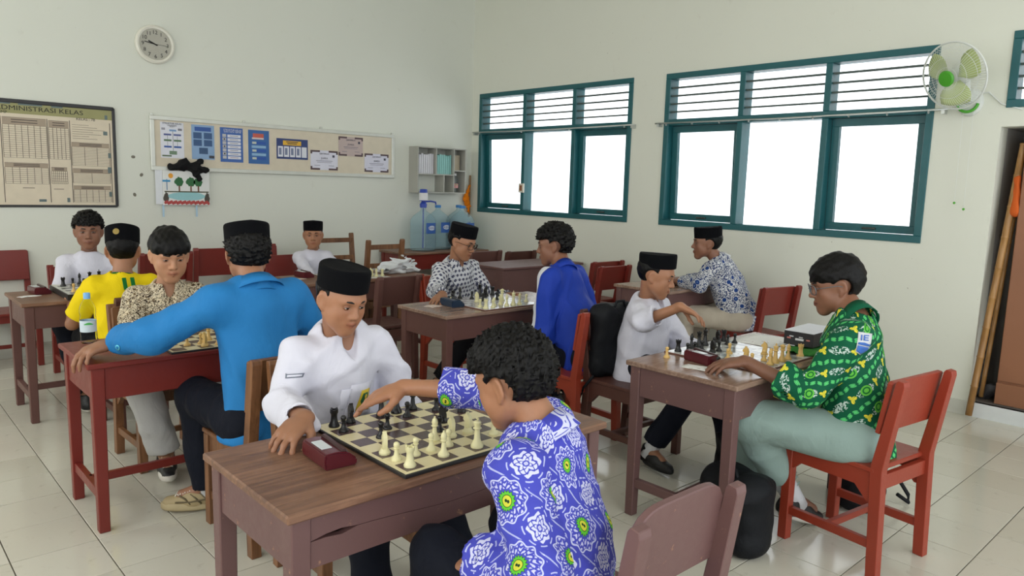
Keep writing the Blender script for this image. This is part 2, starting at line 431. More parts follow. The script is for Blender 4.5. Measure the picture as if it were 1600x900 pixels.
def polygonise(prims, h, post=None, n=14, pad=.012):
    """sparse surface nets; returns verts, quads"""
    adds = [p for p in prims if p.op == 'add']
    lo = np.min([p.lo for p in adds], 0)-pad-2*h; hi = np.max([p.hi for p in adds], 0)+pad+2*h
    bs = n*h; nb = np.ceil((hi-lo)/bs).astype(int)
    g = np.stack(np.meshgrid(*[np.arange(k) for k in nb], indexing='ij'), -1).reshape(-1, 3)
    cen = lo+(g+.5)*bs; R = bs*.5*math.sqrt(3)
    best = np.full(len(g), 9.0); sel = []
    for p in prims:
        x = p.d(cen)
        # distances of squashed prims are only bounds: widen
        if p.op == 'add': best = np.minimum(best, x)
        sel.append(x < R*1.25+p.k+.02)
    sel = np.array(sel)
    keep = np.where((best < R*1.2+pad) & (best > -R*1.6-pad-.01))[0]
    ar = np.arange(n+1); loc = np.stack(np.meshgrid(ar, ar, ar, indexing='ij'), -1)
    V = []; KEY = []; quads = []; big = (nb.max()+2)*n+5
    key = lambda c: (c[..., 0]*big+c[..., 1])*big+c[..., 2]
    co = [(i, j, k) for i in (0, 1) for j in (0, 1) for k in (0, 1)]
    E = [(a, b) for a in range(8) for b in range(a+1, 8) if sum(abs(x-y) for x, y in zip(co[a], co[b])) == 1]
    for bi in keep:
        ps = [prims[i] for i in np.where(sel[:, bi])[0]]
        if not ps: continue
        base = g[bi]*n
        P = lo+(base+loc)*h
        D = field(ps, P, post)
        ins = D < 0
        if ins.all() or not ins.any(): continue
        c8 = [D[i:n+i, j:n+j, k:n+k] for i, j, k in co]
        cnt = sum((c < 0).astype(int) for c in c8); act = (cnt > 0) & (cnt < 8)
        idx = np.argwhere(act)
        if len(idx):
            vals = np.stack([c[act] for c in c8], -1)
            acc = np.zeros((len(idx), 3)); w = np.zeros(len(idx))
            for a, b in E:
                va, vb = vals[:, a], vals[:, b]; m = (va < 0) != (vb < 0)
                t = np.where(m, va/(va-vb+1e-12), 0)
                pa, pb = np.array(co[a]), np.array(co[b])
                acc += np.where(m[:, None], pa+(pb-pa)*t[:, None], 0); w += m
            V.append(lo+(base+idx+acc/w[:, None])*h); KEY.append(key(base+idx))
        for ax in range(3):
            s0 = [slice(0, n)]*3; s1 = [slice(0, n)]*3; s1[ax] = slice(1, n+1)
            ch = ins[tuple(s0)] != ins[tuple(s1)]
            e = np.argwhere(ch)
            if not len(e): continue
            inside = ins[tuple(s0)][ch]
            u = np.zeros(3, int); v = np.zeros(3, int); u[(ax+1) % 3] = 1; v[(ax+2) % 3] = 1
            c = base+e; q = np.stack([key(c-u-v), key(c-v), key(c), key(c-u)], -1)
            q[~inside] = q[~inside][:, ::-1]; quads.append(q)
    V = np.concatenate(V); KEY = np.concatenate(KEY); Q = np.concatenate(quads)
    o = np.argsort(KEY); KS = KEY[o]; pos = np.searchsorted(KS, Q); pos = np.clip(pos, 0, len(KS)-1)
    ok = (KS[pos] == Q).all(1); return V, o[pos[ok]]
def np_mesh(name, V, Q, smooth=True):
    me = bpy.data.meshes.new(name); me.vertices.add(len(V)); me.vertices.foreach_set('co', V.astype(np.float32).ravel())
    k = Q.shape[1]
    me.loops.add(k*len(Q)); me.loops.foreach_set('vertex_index', Q.astype(np.int32).ravel())
    me.polygons.add(len(Q)); me.polygons.foreach_set('loop_start', np.arange(0, k*len(Q), k, dtype=np.int32))
    me.polygons.foreach_set('use_smooth', np.full(len(Q), smooth)); me.update(calc_edges=True); return me
def sdf_obj(name, prims, h, mat, parent, post=None, colfn=None, uvparts=None, n=14):
    V, Q = polygonise(prims, h, post, n); me = np_mesh(name, V, Q)
    if colfn is not None:
        a = me.color_attributes.new('tint', 'FLOAT_COLOR', 'POINT')
        c = np.ones((len(V), 4)); c[:, :3] = colfn(V); a.data.foreach_set('color', c.ravel().astype(np.float32))
    if uvparts is not None:
        C = V[Q].mean(1); best = np.full(len(Q), 9.); pid = np.zeros(len(Q), int)
        for i, up in enumerate(uvparts):
            x = up['prim'].d(C); m = x < best; best[m] = x[m]; pid[m] = i
        uv = np.zeros((len(Q), 4, 2))
        for i, up in enumerate(uvparts):
            m = pid == i
            if not m.any(): continue
            a, ax, f0, R, off = up['o'], nrm(up['ax']), up['f'], up['R'], up['off']
            f = nrm(f0-ax*(ax@f0)); sd = np.cross(ax, f)
            q = V[Q[m]]-a; vv = q@ax; th = np.arctan2(q@sd, q@f)
            th0 = th[:, :1]; th = th0+(th-th0+np.pi) % (2*np.pi)-np.pi
            uv[m, :, 0] = th*R+off; uv[m, :, 1] = vv+off*.7
        l = me.uv_layers.new(name='UVMap'); l.data.foreach_set('uv', uv.ravel().astype(np.float32))
    return mesh_obj(name, me, mat, parent)
def folds(amp, sc, seed, axis=(0, 0, 1)):
    r = np.random.default_rng(seed); K = [(nrm(r.normal(size=3)+np.array(axis)*.9)*sc*r.uniform(.6, 1.5), r.uniform(0, 6)) for _ in range(5)]
    K2 = [(r.normal(size=3)*sc*.35, r.uniform(0, 6)) for _ in range(5)]
    def f(P, d):
        o = 0
        for (k, p), (k2, p2) in zip(K, K2): o = o+(.5+.5*np.sin(P@k+p+2.2*np.sin(P@k2+p2)))**3
        return d-amp*(o-1.3)*.7
    return f

# ------------------------------------------------------------------ people
SKIN = {}
def skin_mat(key, rgb):
    if key in SKIN: return SKIN[key]
    m = Mat('skin_'+key, .48, Subsurface_Weight=.08, Subsurface_Scale=.01); v = m.coord()
    a = m.nt.nodes.new('ShaderNodeAttribute'); a.attribute_name = 'tint'
    n = m.noise(v, 30, 4, .6); c = srgb(*rgb); base = m.mix(n, tuple(x*.86 for x in c[:3])+(1,), tuple(x*1.1 for x in c[:3])+(1,))
    mx = m.nt.nodes.new('ShaderNodeMix'); mx.data_type = 'RGBA'; mx.blend_type = 'MULTIPLY'; mx.inputs[0].default_value = 1
    m.nt.links.new(base, mx.inputs[6]); m.nt.links.new(a.outputs['Color'], mx.inputs[7]); m.col(mx.outputs[2])
    m.bump(m.noise(v, 260, 2), .04, .001); SKIN[key] = m.m; return m.m
def hair_mat():
    m = Mat('black_hair', .5, srgb(17, 15, 15), Specular_IOR_Level=.22); v = m.coord(); s = m.noise(m.scale(v, (150, 150, 22)), 1, 3, .6, .4)
    m.col(m.mix(s, srgb(2, 2, 3), srgb(12, 10, 9))); m.bump(s, .5, .004); return m.m
M_HAIR = hair_mat()
M_PECI = plain('black_velvet', (7, 8, 12), .95, 400, .3, Specular_IOR_Level=.15)
M_SCLERA = plain('eye_white', (178, 170, 162), .25); M_IRIS = plain('dark_iris', (26, 16, 12), .15); M_LASH = plain('lash_dark', (20, 14, 12), .6)
def frame(az, el=0, roll=0):
    """rows: right, forward, up for facing angle az (deg from +X), pitch el, roll"""
    a, e, r = map(math.radians, (az, el, roll))
    f = A3(math.cos(a)*math.cos(e), math.sin(a)*math.cos(e), math.sin(e)); rt = A3(math.sin(a), -math.cos(a), 0); u = np.cross(rt, f)
    return np.array([rt*math.cos(r)+u*math.sin(r), f, -rt*math.sin(r)+u*math.cos(r)])
def ik(a, b, la, lb, pole):
    a, b = A3(*a), A3(*b); v = b-a; D = np.linalg.norm(v); D2 = min(D, (la+lb)*.998)
    x = (la*la-lb*lb+D2*D2)/(2*D2); y = math.sqrt(max(la*la-x*x, 0)); z = v/D
    p = np.asarray(pole, float)-a; p = nrm(p-z*(p@z)); return a+z*x+p*y
def hand_prims(W, fwd, down, side, s, curl, spread=.10, thumb=.6, part=9):
    """W wrist, fwd direction, down = palm normal, side = thumb side; curl per finger (radians)"""
    f, dn, sd = nrm(fwd), nrm(down), nrm(side); sd = nrm(sd-f*(f@sd)); dn = nrm(np.cross(f, sd))*(1 if np.cross(f, sd)@dn > 0 else -1)
    pr = []; L = lambda x, y, z: W+(f*x+sd*y+dn*z)*s
    pr.append(Prim(L(.005, .0, 0), L(.035, .0, .0), .027*s, .036*s, n=dn, sq=.50, k=.02, part=part))
    pr.append(Prim(L(.035, .012, .0), L(.075, .020, .0), .022*s, .020*s, n=dn, sq=.60, k=.012, part=part))
    pr.append(Prim(L(.035, -.014, .0), L(.070, -.020, .0), .022*s, .018*s, n=dn, sq=.60, k=.012, part=part))
    for i, (y, l, r) in enumerate(((.027, .070, .0088), (.009, .078, .009), (-.010, .072, .0086), (-.027, .057, .0076))):
        c = curl[i]; p = L(.078-abs(y-.005)*.35, y, 0); a = spread*(1.5-i)
        d0 = nrm(f+sd*math.tan(a)); seg = (.46, .30, .24); ang = c*.35
        for q in range(3):
            d = d0*math.cos(ang)+dn*math.sin(ang); e = p+d*l*seg[q]*s*1.05
            pr.append(Prim(p, e, r*s*(1.03-.12*q), r*s*(.93-.12*q), k=.005 if q else .009, part=part)); p = e; ang += c*(.55 if q == 0 else .45)
    t0 = L(.018, .024, .006); t1 = L(.042, .048, .006+.012*thumb); t2 = L(.068, .056, .010+.03*thumb); t3 = L(.092, .054-.01*thumb, .012+.042*thumb)
    for a, b, r1, r2 in ((t0, t1, .014, .0115), (t1, t2, .0108, .0098), (t2, t3, .0098, .0080)): pr.append(Prim(a, b, r1*s, r2*s, k=.006, part=part))
    return pr
def head_prims(C, F, s, jaw=1.0):
    rt, f, u = F; ax = F; L = lambda x, y, z: C+(rt*x+f*y+u*z)*s
    P = [ell(L(0, -.014, .028), A3(.077, .096, .084)*s, ax, .01), ell(L(0, .022, .004), A3(.066, .066, .082)*s, ax, .03)]
    P += [Prim(L(0, .030, -.055), L(0, .055, -.088), .046*s, .024*s, k=.03)]
    for q in (-1, 1):
        P += [Prim(L(q*.050*jaw, .004, -.045), L(q*.014, .066, -.094), .017*s, .016*s, k=.03),
              ell(L(q*.038, .056, -.022), A3(.024, .022, .024)*s, ax, .02), ell(L(q*.034, .042, -.052), A3(.026, .030, .030)*s, ax, .03),
              Prim(L(q*.012, .082, .027), L(q*.044, .069, .026), .0085*s, .008*s, k=.014)]
    P += [ell(L(0, .064, -.093), A3(.024, .018, .016)*s, ax, .018)]
    for q in (-1, 1): P.append(ell(L(q*.031, .099, .008), A3(.017, .019, .0110)*s, ax, .014, 'sub'))
    P += [Prim(L(0, .080, .014), L(0, .101, -.020), .0075*s, .0108*s, k=.012), ell(L(0, .104, -.024), A3(.0115, .010, .010)*s, ax, .006)]
    for q in (-1, 1): P.append(ell(L(q*.0125, .092, -.028), A3(.0085, .011, .0085)*s, ax, .006))
    P += [ell(L(0, .074, -.058), A3(.034, .017, .026)*s, ax, .018)]
    for q in (-1, 1):
        P += [Prim(L(q*.004, .0935, -.0535), L(q*.023, .082, -.0575), .0052*s, .0028*s, k=.006),
              Prim(L(q*.001, .0930, -.0640), L(q*.020, .082, -.0595), .0062*s, .0032*s, k=.006)]
        e = L(q*.082, -.008, .0); axe = np.array([nrm(rt*q+f*.55), nrm(f-rt*q*.55), u])
        P += [ell(e, A3(.0075, .019, .031)*s, axe, .008), Prim(L(q*.076, -.002, -.026), L(q*.077, .002, -.032), .008*s, .007*s, k=.008),
              ell(e+(rt*q*.007+f*.004)*s, A3(.005, .011, .019)*s, axe, .004, 'sub')]
    return P
def head_colour(C, F, s):
    def fn(V, out):
        q = (V-C)@F.T/s; x, y, z = q[:, 0], q[:, 1], q[:, 2]
        lip = np.exp(-((np.abs(x)/.024)**4))*np.exp(-(((z+.0585)/.0095)**4))*(y > .072)
        cheek = np.exp(-(((np.abs(x)-.04)/.02)**2+((z+.02)/.022)**2))*(y > .02)
        line = np.exp(-((z+.0588)/.0022)**2)*(np.abs(x) < .022)*(y > .078)
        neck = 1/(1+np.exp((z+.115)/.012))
        out *= (1-lip*.9)[:, None]+lip[:, None]*.9*A3(.80, .55, .55); out *= (1-cheek*.18)[:, None]+cheek[:, None]*.18*A3(1, .75, .7)
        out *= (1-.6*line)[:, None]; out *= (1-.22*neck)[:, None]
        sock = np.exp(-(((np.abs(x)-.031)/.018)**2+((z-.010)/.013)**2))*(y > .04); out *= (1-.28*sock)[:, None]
        return out
    return fn
def make_eye(parent, C, F, s, q, up, lo, look=0, skin=None):
    rt, f, u = F; c = C+(rt*q*.0312+f*.0755+u*.0075)*s; bm = bmesh.new(); r = .0124*s
    M = Matrix(((rt[0], f[0], u[0], c[0]), (rt[1], f[1], u[1], c[1]), (rt[2], f[2], u[2], c[2]), (0, 0, 0, 1)))
    nu, nv = 30, 26; vs = [[None]*(nu+1) for _ in range(nv+1)]
    for j in range(nv+1):
        el = math.radians(-70+140*j/nv)
        for i in range(nu+1):
            az = math.radians(-80+160*i/nu); vs[j][i] = bm.verts.new((r*1.12*math.cos(el)*math.sin(az), r*.92*math.cos(el)*math.cos(az), r*math.sin(el)))
    for j in range(nv):
        for i in range(nu):
            fc = bm.faces.new((vs[j][i], vs[j][i+1], vs[j+1][i+1], vs[j+1][i])); el = -70+140*(j+.5)/nv; az = -80+160*(i+.5)/nu
            w = max(0, 1-(az/62)**2); t, b = up*w, lo*w
            if w > 0 and b < el < t: fc.material_index = 1 if (az*az+(el-look)**2) < 27**2 else 0
            elif w > .12 and (t <= el < t+10): fc.material_index = 3
            else: fc.material_index = 2
            fc.smooth = True
    bmesh.ops.transform(bm, matrix=M, verts=bm.verts)
    o = from_bm('eye', bm, [M_SCLERA, M_IRIS, skin, M_LASH], parent)
    at = o.data.color_attributes.new('tint', 'FLOAT_COLOR', 'POINT'); at.data.foreach_set('color', [.66, .58, .56, 1]*len(o.data.vertices)); return o
def make_brow(parent, C, F, s, q, h=.0):
    rt, f, u = F; L = lambda x, y, z: Vector(C+(rt*x+f*y+u*z)*s); bm = bmesh.new()
    tube(bm, [L(q*.014, .0910, .0290+h), L(q*.025, .0895, .0315+h), L(q*.037, .0825, .0315+h), L(q*.049, .0720, .0265+h)], [.0034*s, .0042*s, .0036*s, .0014*s], 6)
    return from_bm('eyebrow', bm, M_LASH, parent, True)
def make_hair(parent, C, F, s, style, h, seed=1, capped=False):
    rt, f, u = F; L = lambda x, y, z: C+(rt*x+f*y+u*z)*s; r = np.random.default_rng(seed)
    th = {'short': .012, 'bowl': .020, 'curly': .026, 'cap': .009, 'wavy': .020}[style]
    P = [ell(L(0, -.016, .034), (A3(.077, .096, .088)+th*A3(.8, .85, 1))*s, F, .01)]
    if style in ('bowl',): P.append(ell(L(0, .03, .062), A3(.080, .058, .044)*s, F, .02))
    if style in ('curly', 'wavy'): P.append(ell(L(0, .02, .075), A3(.072, .070, .045)*s, F, .03))
    hl = {'short': .052, 'bowl': .030, 'curly': .050, 'cap': .060, 'wavy': .046}[style]
    K = [(r.normal(size=3)*(300 if style == 'curly' else 190 if style == 'wavy' else 110), r.uniform(0, 6)) for _ in range(7)]
    amp = {'short': .0022, 'bowl': .0018, 'curly': .0046, 'cap': .001, 'wavy': .0045}[style]*s
    def post(Pt, d):
        q = (Pt-C)@F.T/s; x, y, z = q[..., 0], q[..., 1], q[..., 2]
        # hair line: front forehead height, sloping down behind the ears
        front = hl-z+0.004*np.sin(x*190)+.10*np.abs(x)*(style == 'bowl')
        if style == 'bowl': front = hl+.004-z+.004*np.sin(x*260+1)-.30*np.maximum(np.abs(x)-.045, 0)
        side = np.where(y > .022, front, np.where(y > -.006, (.018-z), (-.030-z-(y+.0)*-.35)))
        ear = .036-np.sqrt((y+.008)**2+((z+.004))**2)
        cut = np.maximum(side, np.where(np.abs(x) > .055, np.minimum(ear, .03), -1))
        nap = -(z+.075)
        if capped: d = smax(d, (z-.066+.12*y)*s, .01*s)
        o = 0
        for k, p in K: o = o+np.sin(Pt@(k/s)+p)
        d = d-amp*o*.6
        return smax(smax(d, cut*s*.9, .008*s), nap*s, .01*s)
    return sdf_obj('hair', P, h, M_HAIR, parent, post)
def make_peci(parent, C, F, s, tilt=8, hgt=.088, r=(.089, .106), up=.052, back=-.012, badge=None):
    rt, f, u = F; e = math.radians(tilt); f2 = f*math.cos(e)+u*math.sin(e); u2 = u*math.cos(e)-f*math.sin(e)
    c = C+(f*back+u*up)*s; bm = bmesh.new(); a, b = r[0]*s, r[1]*s; H = hgt*s
    prof = [(.955, -.010), (1.0, -.008), (1.005, 0), (1.015, .4*H), (1.02, .8*H), (1.0, .955*H), (.965, .995*H), (.93, H), (.90, .985*H), (.5, .97*H), (0, .965*H)]
    lathe(bm, [(p*a, z) for p, z in prof], 40, None, 1, b/a, close=True)
    M = Matrix(((rt[0], f2[0], u2[0], c[0]), (rt[1], f2[1], u2[1], c[1]), (rt[2], f2[2], u2[2], c[2]), (0, 0, 0, 1)))
    for v in bm.verts:
        v.co.x += 0; ww = v.co.z/H
        if ww > .9: v.co.z += -.006*s*(abs(v.co.x)/a)
    bmesh.ops.transform(bm, matrix=M, verts=bm.verts)
    o = from_bm('peci_cap', bm, M_PECI, parent, True, 50)
    if badge is not None:
        bm = bmesh.new(); ang = math.radians(badge); n = Vector((math.sin(ang), math.cos(ang), 0)); p = Vector((n.x*a*1.012, n.y*b*1.012, .45*H))
        q = Vector((0, 0, 1)).rotation_difference(n).to_matrix().to_4x4()
        lathe(bm, [(.017*s, 0), (.017*s, .002), (.012*s, .0025)], 16, Matrix.Translation(p) @ q, sx=1.0); bmesh.ops.transform(bm, matrix=M, verts=bm.verts)
        from_bm('badge', bm, plain('gold_embroidery', (150, 128, 60), .6), o)
    return o
def make_glasses(parent, C, F, s, mat, thin=.0016):
    rt, f, u = F; L = lambda x, y, z: Vector(C+(rt*x+f*y+u*z)*s); bm = bmesh.new(); gl = bmesh.new()
    for q in (-1, 1):
        pts = []
        for k in range(21):
            t = 2*PI*k/20; ex = math.copysign(abs(math.cos(t))**.6, math.cos(t)); ez = math.copysign(abs(math.sin(t))**.6, math.sin(t))
            pts.append(L(q*.034+.026*ex, .104-abs(q*.034+.026*ex)**2*3, .004+.020*ez))
        tube(bm, pts, thin*s*1.1, 6, False)
        gl.faces.new([gl.verts.new(p) for p in pts[:-1]])
        tube(bm, [L(q*.058, .094, .012), L(q*.078, .070, .012), L(q*.085, .01, .010), L(q*.084, -.022, -.004)], thin*s, 6)
    tube(bm, [L(-.010, .104, .008), L(0, .108, .010), L(.010, .104, .008)], thin*s, 6)
    o = from_bm('glasses_frame', bm, mat, parent, True); from_bm('lens', gl, M_LENS, o)
    return o
M_LENS = Mat('lens_glass', .03, (1, 1, 1, 1), Transmission_Weight=1.0, IOR=1.03).m

def shoe(parent, name, ank, toe_dir, s, M_up, M_sole, laces=None, ground=None):
    f = nrm(A3(toe_dir[0], toe_dir[1], toe_dir[2] if len(toe_dir) > 2 else 0)); sd = nrm(np.cross(f, A3(0, 0, 1))); u = np.cross(sd, f)
    o = A3(*ank)-u*.075*s; L = lambda x, y, z: o+(f*x+sd*y+u*z)*s
    P = [Prim(L(-.03, 0, .035), L(.06, 0, .034), .040*s, .040*s, n=sd, sq=.86, k=.02), Prim(L(.06, 0, .030), L(.145, 0, .024), .040*s, .029*s, n=u, sq=.80, k=.03),
         Prim(L(-.02, 0, .04), L(-.006, 0, .098), .040*s, .039*s, k=.02, cap=True)]
    pl = o-u*(-.012*s)
    up = sdf_obj(name, P, .006, M_up, parent, lambda p, d: smax(d, -((p-pl)@u), .004))
    bm = bmesh.new(); nseg = 24; ring = []
    for k in range(nseg):
        t = 2*PI*k/nseg; x = .062+.118*math.cos(t); y = (.040+.006*math.cos(t))*math.sin(t)*(1 if abs(math.cos(t)) < .8 else 1)
        ring.append((x, y))
    rr = [[bm.verts.new(L(.062+(x-.062)*w, y*w, z)) for x, y in ring] for w, z in ((.97, -.002), (1.02, .006), (1.02, .022), (.97, .027))]
    for a, b in zip(rr, rr[1:]):
        for k in range(nseg): bm.faces.new((a[k], a[(k+1) % nseg], b[(k+1) % nseg], b[k]))
    bm.faces.new(rr[0][::-1]); bm.faces.new(rr[-1]); bmesh.ops.recalc_face_normals(bm, faces=bm.faces)
    from_bm('sole', bm, M_sole, up, True)
    if laces:
        bm = bmesh.new()
        for k in range(5):
            x = .045+.018*k; z = .086-.0060*k; sg = 1 if k % 2 else -1
            tube(bm, [L(x-.006, -.022*sg, z-.006), L(x, 0, z), L(x+.006, .022*sg, z-.008)], .0026*s, 5); tube(bm, [L(x-.006, .022*sg, z-.006), L(x, 0, z+.001), L(x+.006, -.022*sg, z-.008)], .0026*s, 5)
        from_bm('laces', bm, laces, up, True)
    if name == 'shoe' and M_up is S_BEIGE:
        bm = bmesh.new()
        for sg in (-1, 1):
            for x in (.0, .035, .075): tube(bm, [L(x-.012, .042*sg, .026), L(x+.008, .040*sg, .048), L(x+.030, .028*sg, .066-.12*x)], .0035*s, 6)
            tube(bm, [L(-.05, .036*sg, .05), L(0, .043*sg, .045), L(.06, .043*sg, .036), L(.12, .036*sg, .034)], .0035*s, 6)
        from_bm('side_stripe', bm, plain('shoe_dark_trim', (96, 84, 58), .6), up, True)
    return up
def person(name, label, d):
    """d: joints in world metres"""
    t0 = d.get('origin', d['pelvis']); origin = A3(t0[0], t0[1], 0)
    root = thing(name, label, 'person', tuple(origin)); W0 = lambda k: A3(*d[k])-origin
    s = d.get('s', 1.0); hs = d.get('hs', s*1.04); h = d.get('h', .0065)
    C = W0('head'); F = frame(*d['look']); TF = frame(d['az']); rt, fw, up = TF
    Nk = W0('neck'); Pv = W0('pelvis'); shw = .150*s
    shd = {q: (W0('sh'+q) if 'sh'+q in d else Nk+rt*(shw*(1 if q == 'R' else -1))-A3(0, 0, .066)*s+fw*.0) for q in 'RL'}
    skin = skin_mat(d.get('skin', 'mid'), {'mid': (168, 118, 88), 'dark': (140, 96, 74), 'light': (190, 140, 108), 'deep': (120, 82, 64)}[d.get('skin', 'mid')])
    la, lf = .275*s, .235*s; arms = {}
    for q in 'RL':
        w = W0('wr'+q); sh = shd[q]
        D = np.linalg.norm(w-sh)
        if D > (la+lf): k = D/(la+lf)
        else: k = 1
        e = W0('el'+q) if 'el'+q in d else ik(sh, w, la*k, lf*k, d.get('pole'+q, None) is not None and A3(*d['pole'+q])-origin or sh+A3(0, 0, -1)-fw*.4+rt*(.4 if q == 'R' else -.4))
        arms[q] = (sh, e, w)
    legs = {}
    for q in 'RL':
        hp = Pv+rt*(.085*s*(1 if q == 'R' else -1)); kn = W0('kn'+q); an = W0('an'+q); legs[q] = (hp, kn, an)
    # ---- skin: one continuous body
    chest = Nk-A3(0, 0, .13)*s-fw*.005; body = []
    spine = Pv*.5+chest*.5
    body += [Prim(Pv, spine, .105*s, .095*s, n=fw, sq=.75, k=.05), Prim(spine, chest, .105*s, .125*s, n=fw, sq=.66, k=.05),
             Prim(shd['R']-rt*.03, shd['L']+rt*.03, .042*s, k=.05)]
    nb = Nk-A3(0, 0, .02); nt = C-F[2]*.050*hs-F[1]*.022*hs
    body += [Prim(nb, nt, .053*s, .047*hs, k=.03)]
    for q in 'RL':
        a, e, w = arms[q]; body += [Prim(a, e, .042*s, .034*s, k=.03), Prim(e, w, .034*s, .0235*s, k=.02)]
        hp, kn, an = legs[q]; body += [Prim(hp, kn, .075*s, .05*s, k=.03), Prim(kn, an, .048*s, .032*s, k=.02), Prim(an, an+A3(0, 0, -.03)+nrm(A3(*(tuple(d.get('toe'+q, tuple(fw)))+(0,))[:3]))*.10*s, .032*s, .024*s, k=.02)]
    body += head_prims(C, F, hs)
    hcols = head_colour(C, F, hs)
    for q in 'RL':
        H = d.get('hand'+q)
        if H is None: H = dict(f=tuple(nrm(arms[q][2]-arms[q][1])), dn=(0, 0, -1), curl=(.7, .75, .8, .85))
        f = A3(*H['f']); dn = A3(*H['dn']); sd = np.cross(dn, f)*(1 if q == 'L' else -1)
        # thumb side: right hand palm down -> thumb to the left
        sd = np.cross(f, dn)*(1 if q == 'L' else -1)*-1
        if 'side' in H: sd = A3(*H['side'])
        body += hand_prims(arms[q][2], f, dn, sd, s*H.get('s', 1.02), H.get('curl', (.6, .6, .6, .6)), H.get('spread', .10), H.get('thumb', .6))
    def cf(V):
        out = np.ones((len(V), 3)); return hcols(V, out)
    sdf_obj('body', body, d.get('hb', h), skin, root, None, cf)
    eo = d.get('eyes', (2, -22, -14))
    for q in (-1, 1): make_eye(root, C, F, hs, q, eo[0], eo[1], eo[2], skin); make_brow(root, C, F, hs, q)
    if d.get('hair'): make_hair(root, C, F, hs, d['hair'], d.get('hh', h), d.get('seed', 1), 'peci' in d)
    if 'peci' in d: make_peci(root, C, F, hs, **d['peci'])
    if 'glasses' in d: make_glasses(root, C, F, hs, d['glasses'])
    # ---- shirt
    st = d['shirt']; inf = st.get('inf', .014); hem = Pv+A3(0, 0, st.get('hem', -.02))-fw*st.get('hemb', 0); sp = []
    waist = Pv*.55+chest*.45+A3(0, 0, .0); back = st.get('hunch', 0)
    tw = st.get('w', 1.0)
    P1 = Prim(hem, waist, (.140+inf)*s*tw, (.114+inf)*s*tw, n=fw, sq=.80, k=.04, part=0)
    P2 = Prim(waist, chest-fw*back, (.114+inf)*s*tw, (.120+inf)*s*tw, n=fw, sq=.74, k=.05, part=0)
    yoke = Prim(shd['R']-rt*.045*s+A3(0, 0, -.012), shd['L']+rt*.045*s+A3(0, 0, -.012), (.034+inf)*s, k=.06, part=0)
    neckp = Prim(Nk-A3(0, 0, .08), Nk-A3(0, 0, .030), .080*s, .064*s, k=.05)
    sp = [P1, P2, yoke, neckp]
    uvp = [dict(prim=P1, o=Pv, ax=(Nk-Pv), f=fw, R=.135*s, off=0), dict(prim=P2, o=Pv, ax=(Nk-Pv), f=fw, R=.135*s, off=0), dict(prim=yoke, o=Pv, ax=(Nk-Pv), f=fw, R=.135*s, off=0)]
    subs = []
    for q in 'RL':
        a, e, w = arms[q]; full = st.get('sl'+q, st.get('sleeve', .92)); wid = st.get('cuff', .040)*s; off = .31 if q == 'R' else .57
        if full <= 1.0 and st.get('short'):
            b = a+(e-a)*full; u1 = Prim(a, b, (.040+inf)*s, wid, k=.04, cap=True); sp.append(u1); uvp.append(dict(prim=u1, o=a, ax=e-a, f=A3(0, 0, 1)+fw*.3, R=.06*s, off=off)); end, dr = b, nrm(e-a)
        else:
            u1 = Prim(a, e, (.040+inf)*s, (.031+inf)*s, k=.04); b = e+(w-e)*full; u2 = Prim(e, b, (.031+inf)*s, wid, k=.025, cap=True)
            sp += [u1, u2]; uvp += [dict(prim=u1, o=a, ax=e-a, f=A3(0, 0, 1)+fw*.3, R=.06*s, off=off), dict(prim=u2, o=e, ax=w-e, f=A3(0, 0, 1)+fw*.3, R=.055*s, off=off)]; end, dr = b, nrm(w-e)
        if not st.get('short'): subs.append(Prim(end-dr*.03, end+dr*.012, wid-.016, wid-.012, k=.003, op='sub', cap=True))
    # neck opening
    ndir = nrm((C-F[2]*.05*hs-F[1]*.02*hs)-Nk)
    subs.append(Prim(Nk-ndir*.01, Nk+ndir*.08, .056*s, .062*s, k=.006, op='sub'))
    if st.get('vneck'): subs.append(Prim(Nk+fw*.055*s+A3(0, 0, .01), Nk+fw*.118*s-A3(0, 0, st['vneck']), .034*s, .008*s, k=.006, op='sub'))
    low = hem-A3(0, 0, st.get('drop', .045))
    fold = folds(st.get('fold', .006), st.get('fsc', 34), d.get('seed', 1)+5, (.2, .2, -.6))
    def post(P, dd):
        dd = fold(P, dd); return smax(dd, (low[2]-P[..., 2]), .006)
    sh_o = sdf_obj('shirt', sp+subs, st.get('h', h), st['mat'], root, post, None, uvp)
    # collar
    ct = st.get('collar', 'stand'); cm = st.get('cmat', st['mat'])
    if ct:
        bm = bmesh.new(); nseg = 36; rings = [[] for _ in range(4 if ct == 'fold' else 3)]
        cx = nrm(fw-ndir*(fw@ndir)); cy = np.cross(ndir, cx); gap = math.radians(9 if ct == 'stand' else 15)
        for k in range(nseg+1):
            th = gap+(2*PI-2*gap)*k/nseg; frontness = (math.cos(th)+1)/2
            dirv = cx*math.cos(th)+cy*math.sin(th)
            vn = .040 if ct == 'fold' else .006; ff = frontness**4
            base = Nk-ndir*(.012+.030*frontness**2+vn*ff)*s-A3(0, 0, .006); rr = .030*ff*(ct == 'fold')
            rings[0].append(bm.verts.new(base+dirv*(.076+rr)*s-ndir*.034*s))
            rings[1].append(bm.verts.new(base+dirv*(.062+rr)*s+ndir*.028*s))
            if ct == 'fold':
                pt = frontness**5
                rings[2].append(bm.verts.new(base+dirv*(.067+rr)*s+ndir*.032*s))
                rings[3].append(bm.verts.new(base+dirv*(.100+rr+.016*pt)*s+ndir*(-.018-.034*pt)*s))
            else: rings[2].append(bm.verts.new(base+dirv*.058*s+ndir*.026*s))
        for a, b in zip(rings, rings[1:]):
            for k in range(nseg): bm.faces.new((a[k], a[k+1], b[k+1], b[k]))
        me_o = from_bm('collar', bm, cm, root, True)
        md = me_o.modifiers.new('thick', 'SOLIDIFY'); md.thickness = .003
    # ---- trousers
    tr = d.get('trousers')
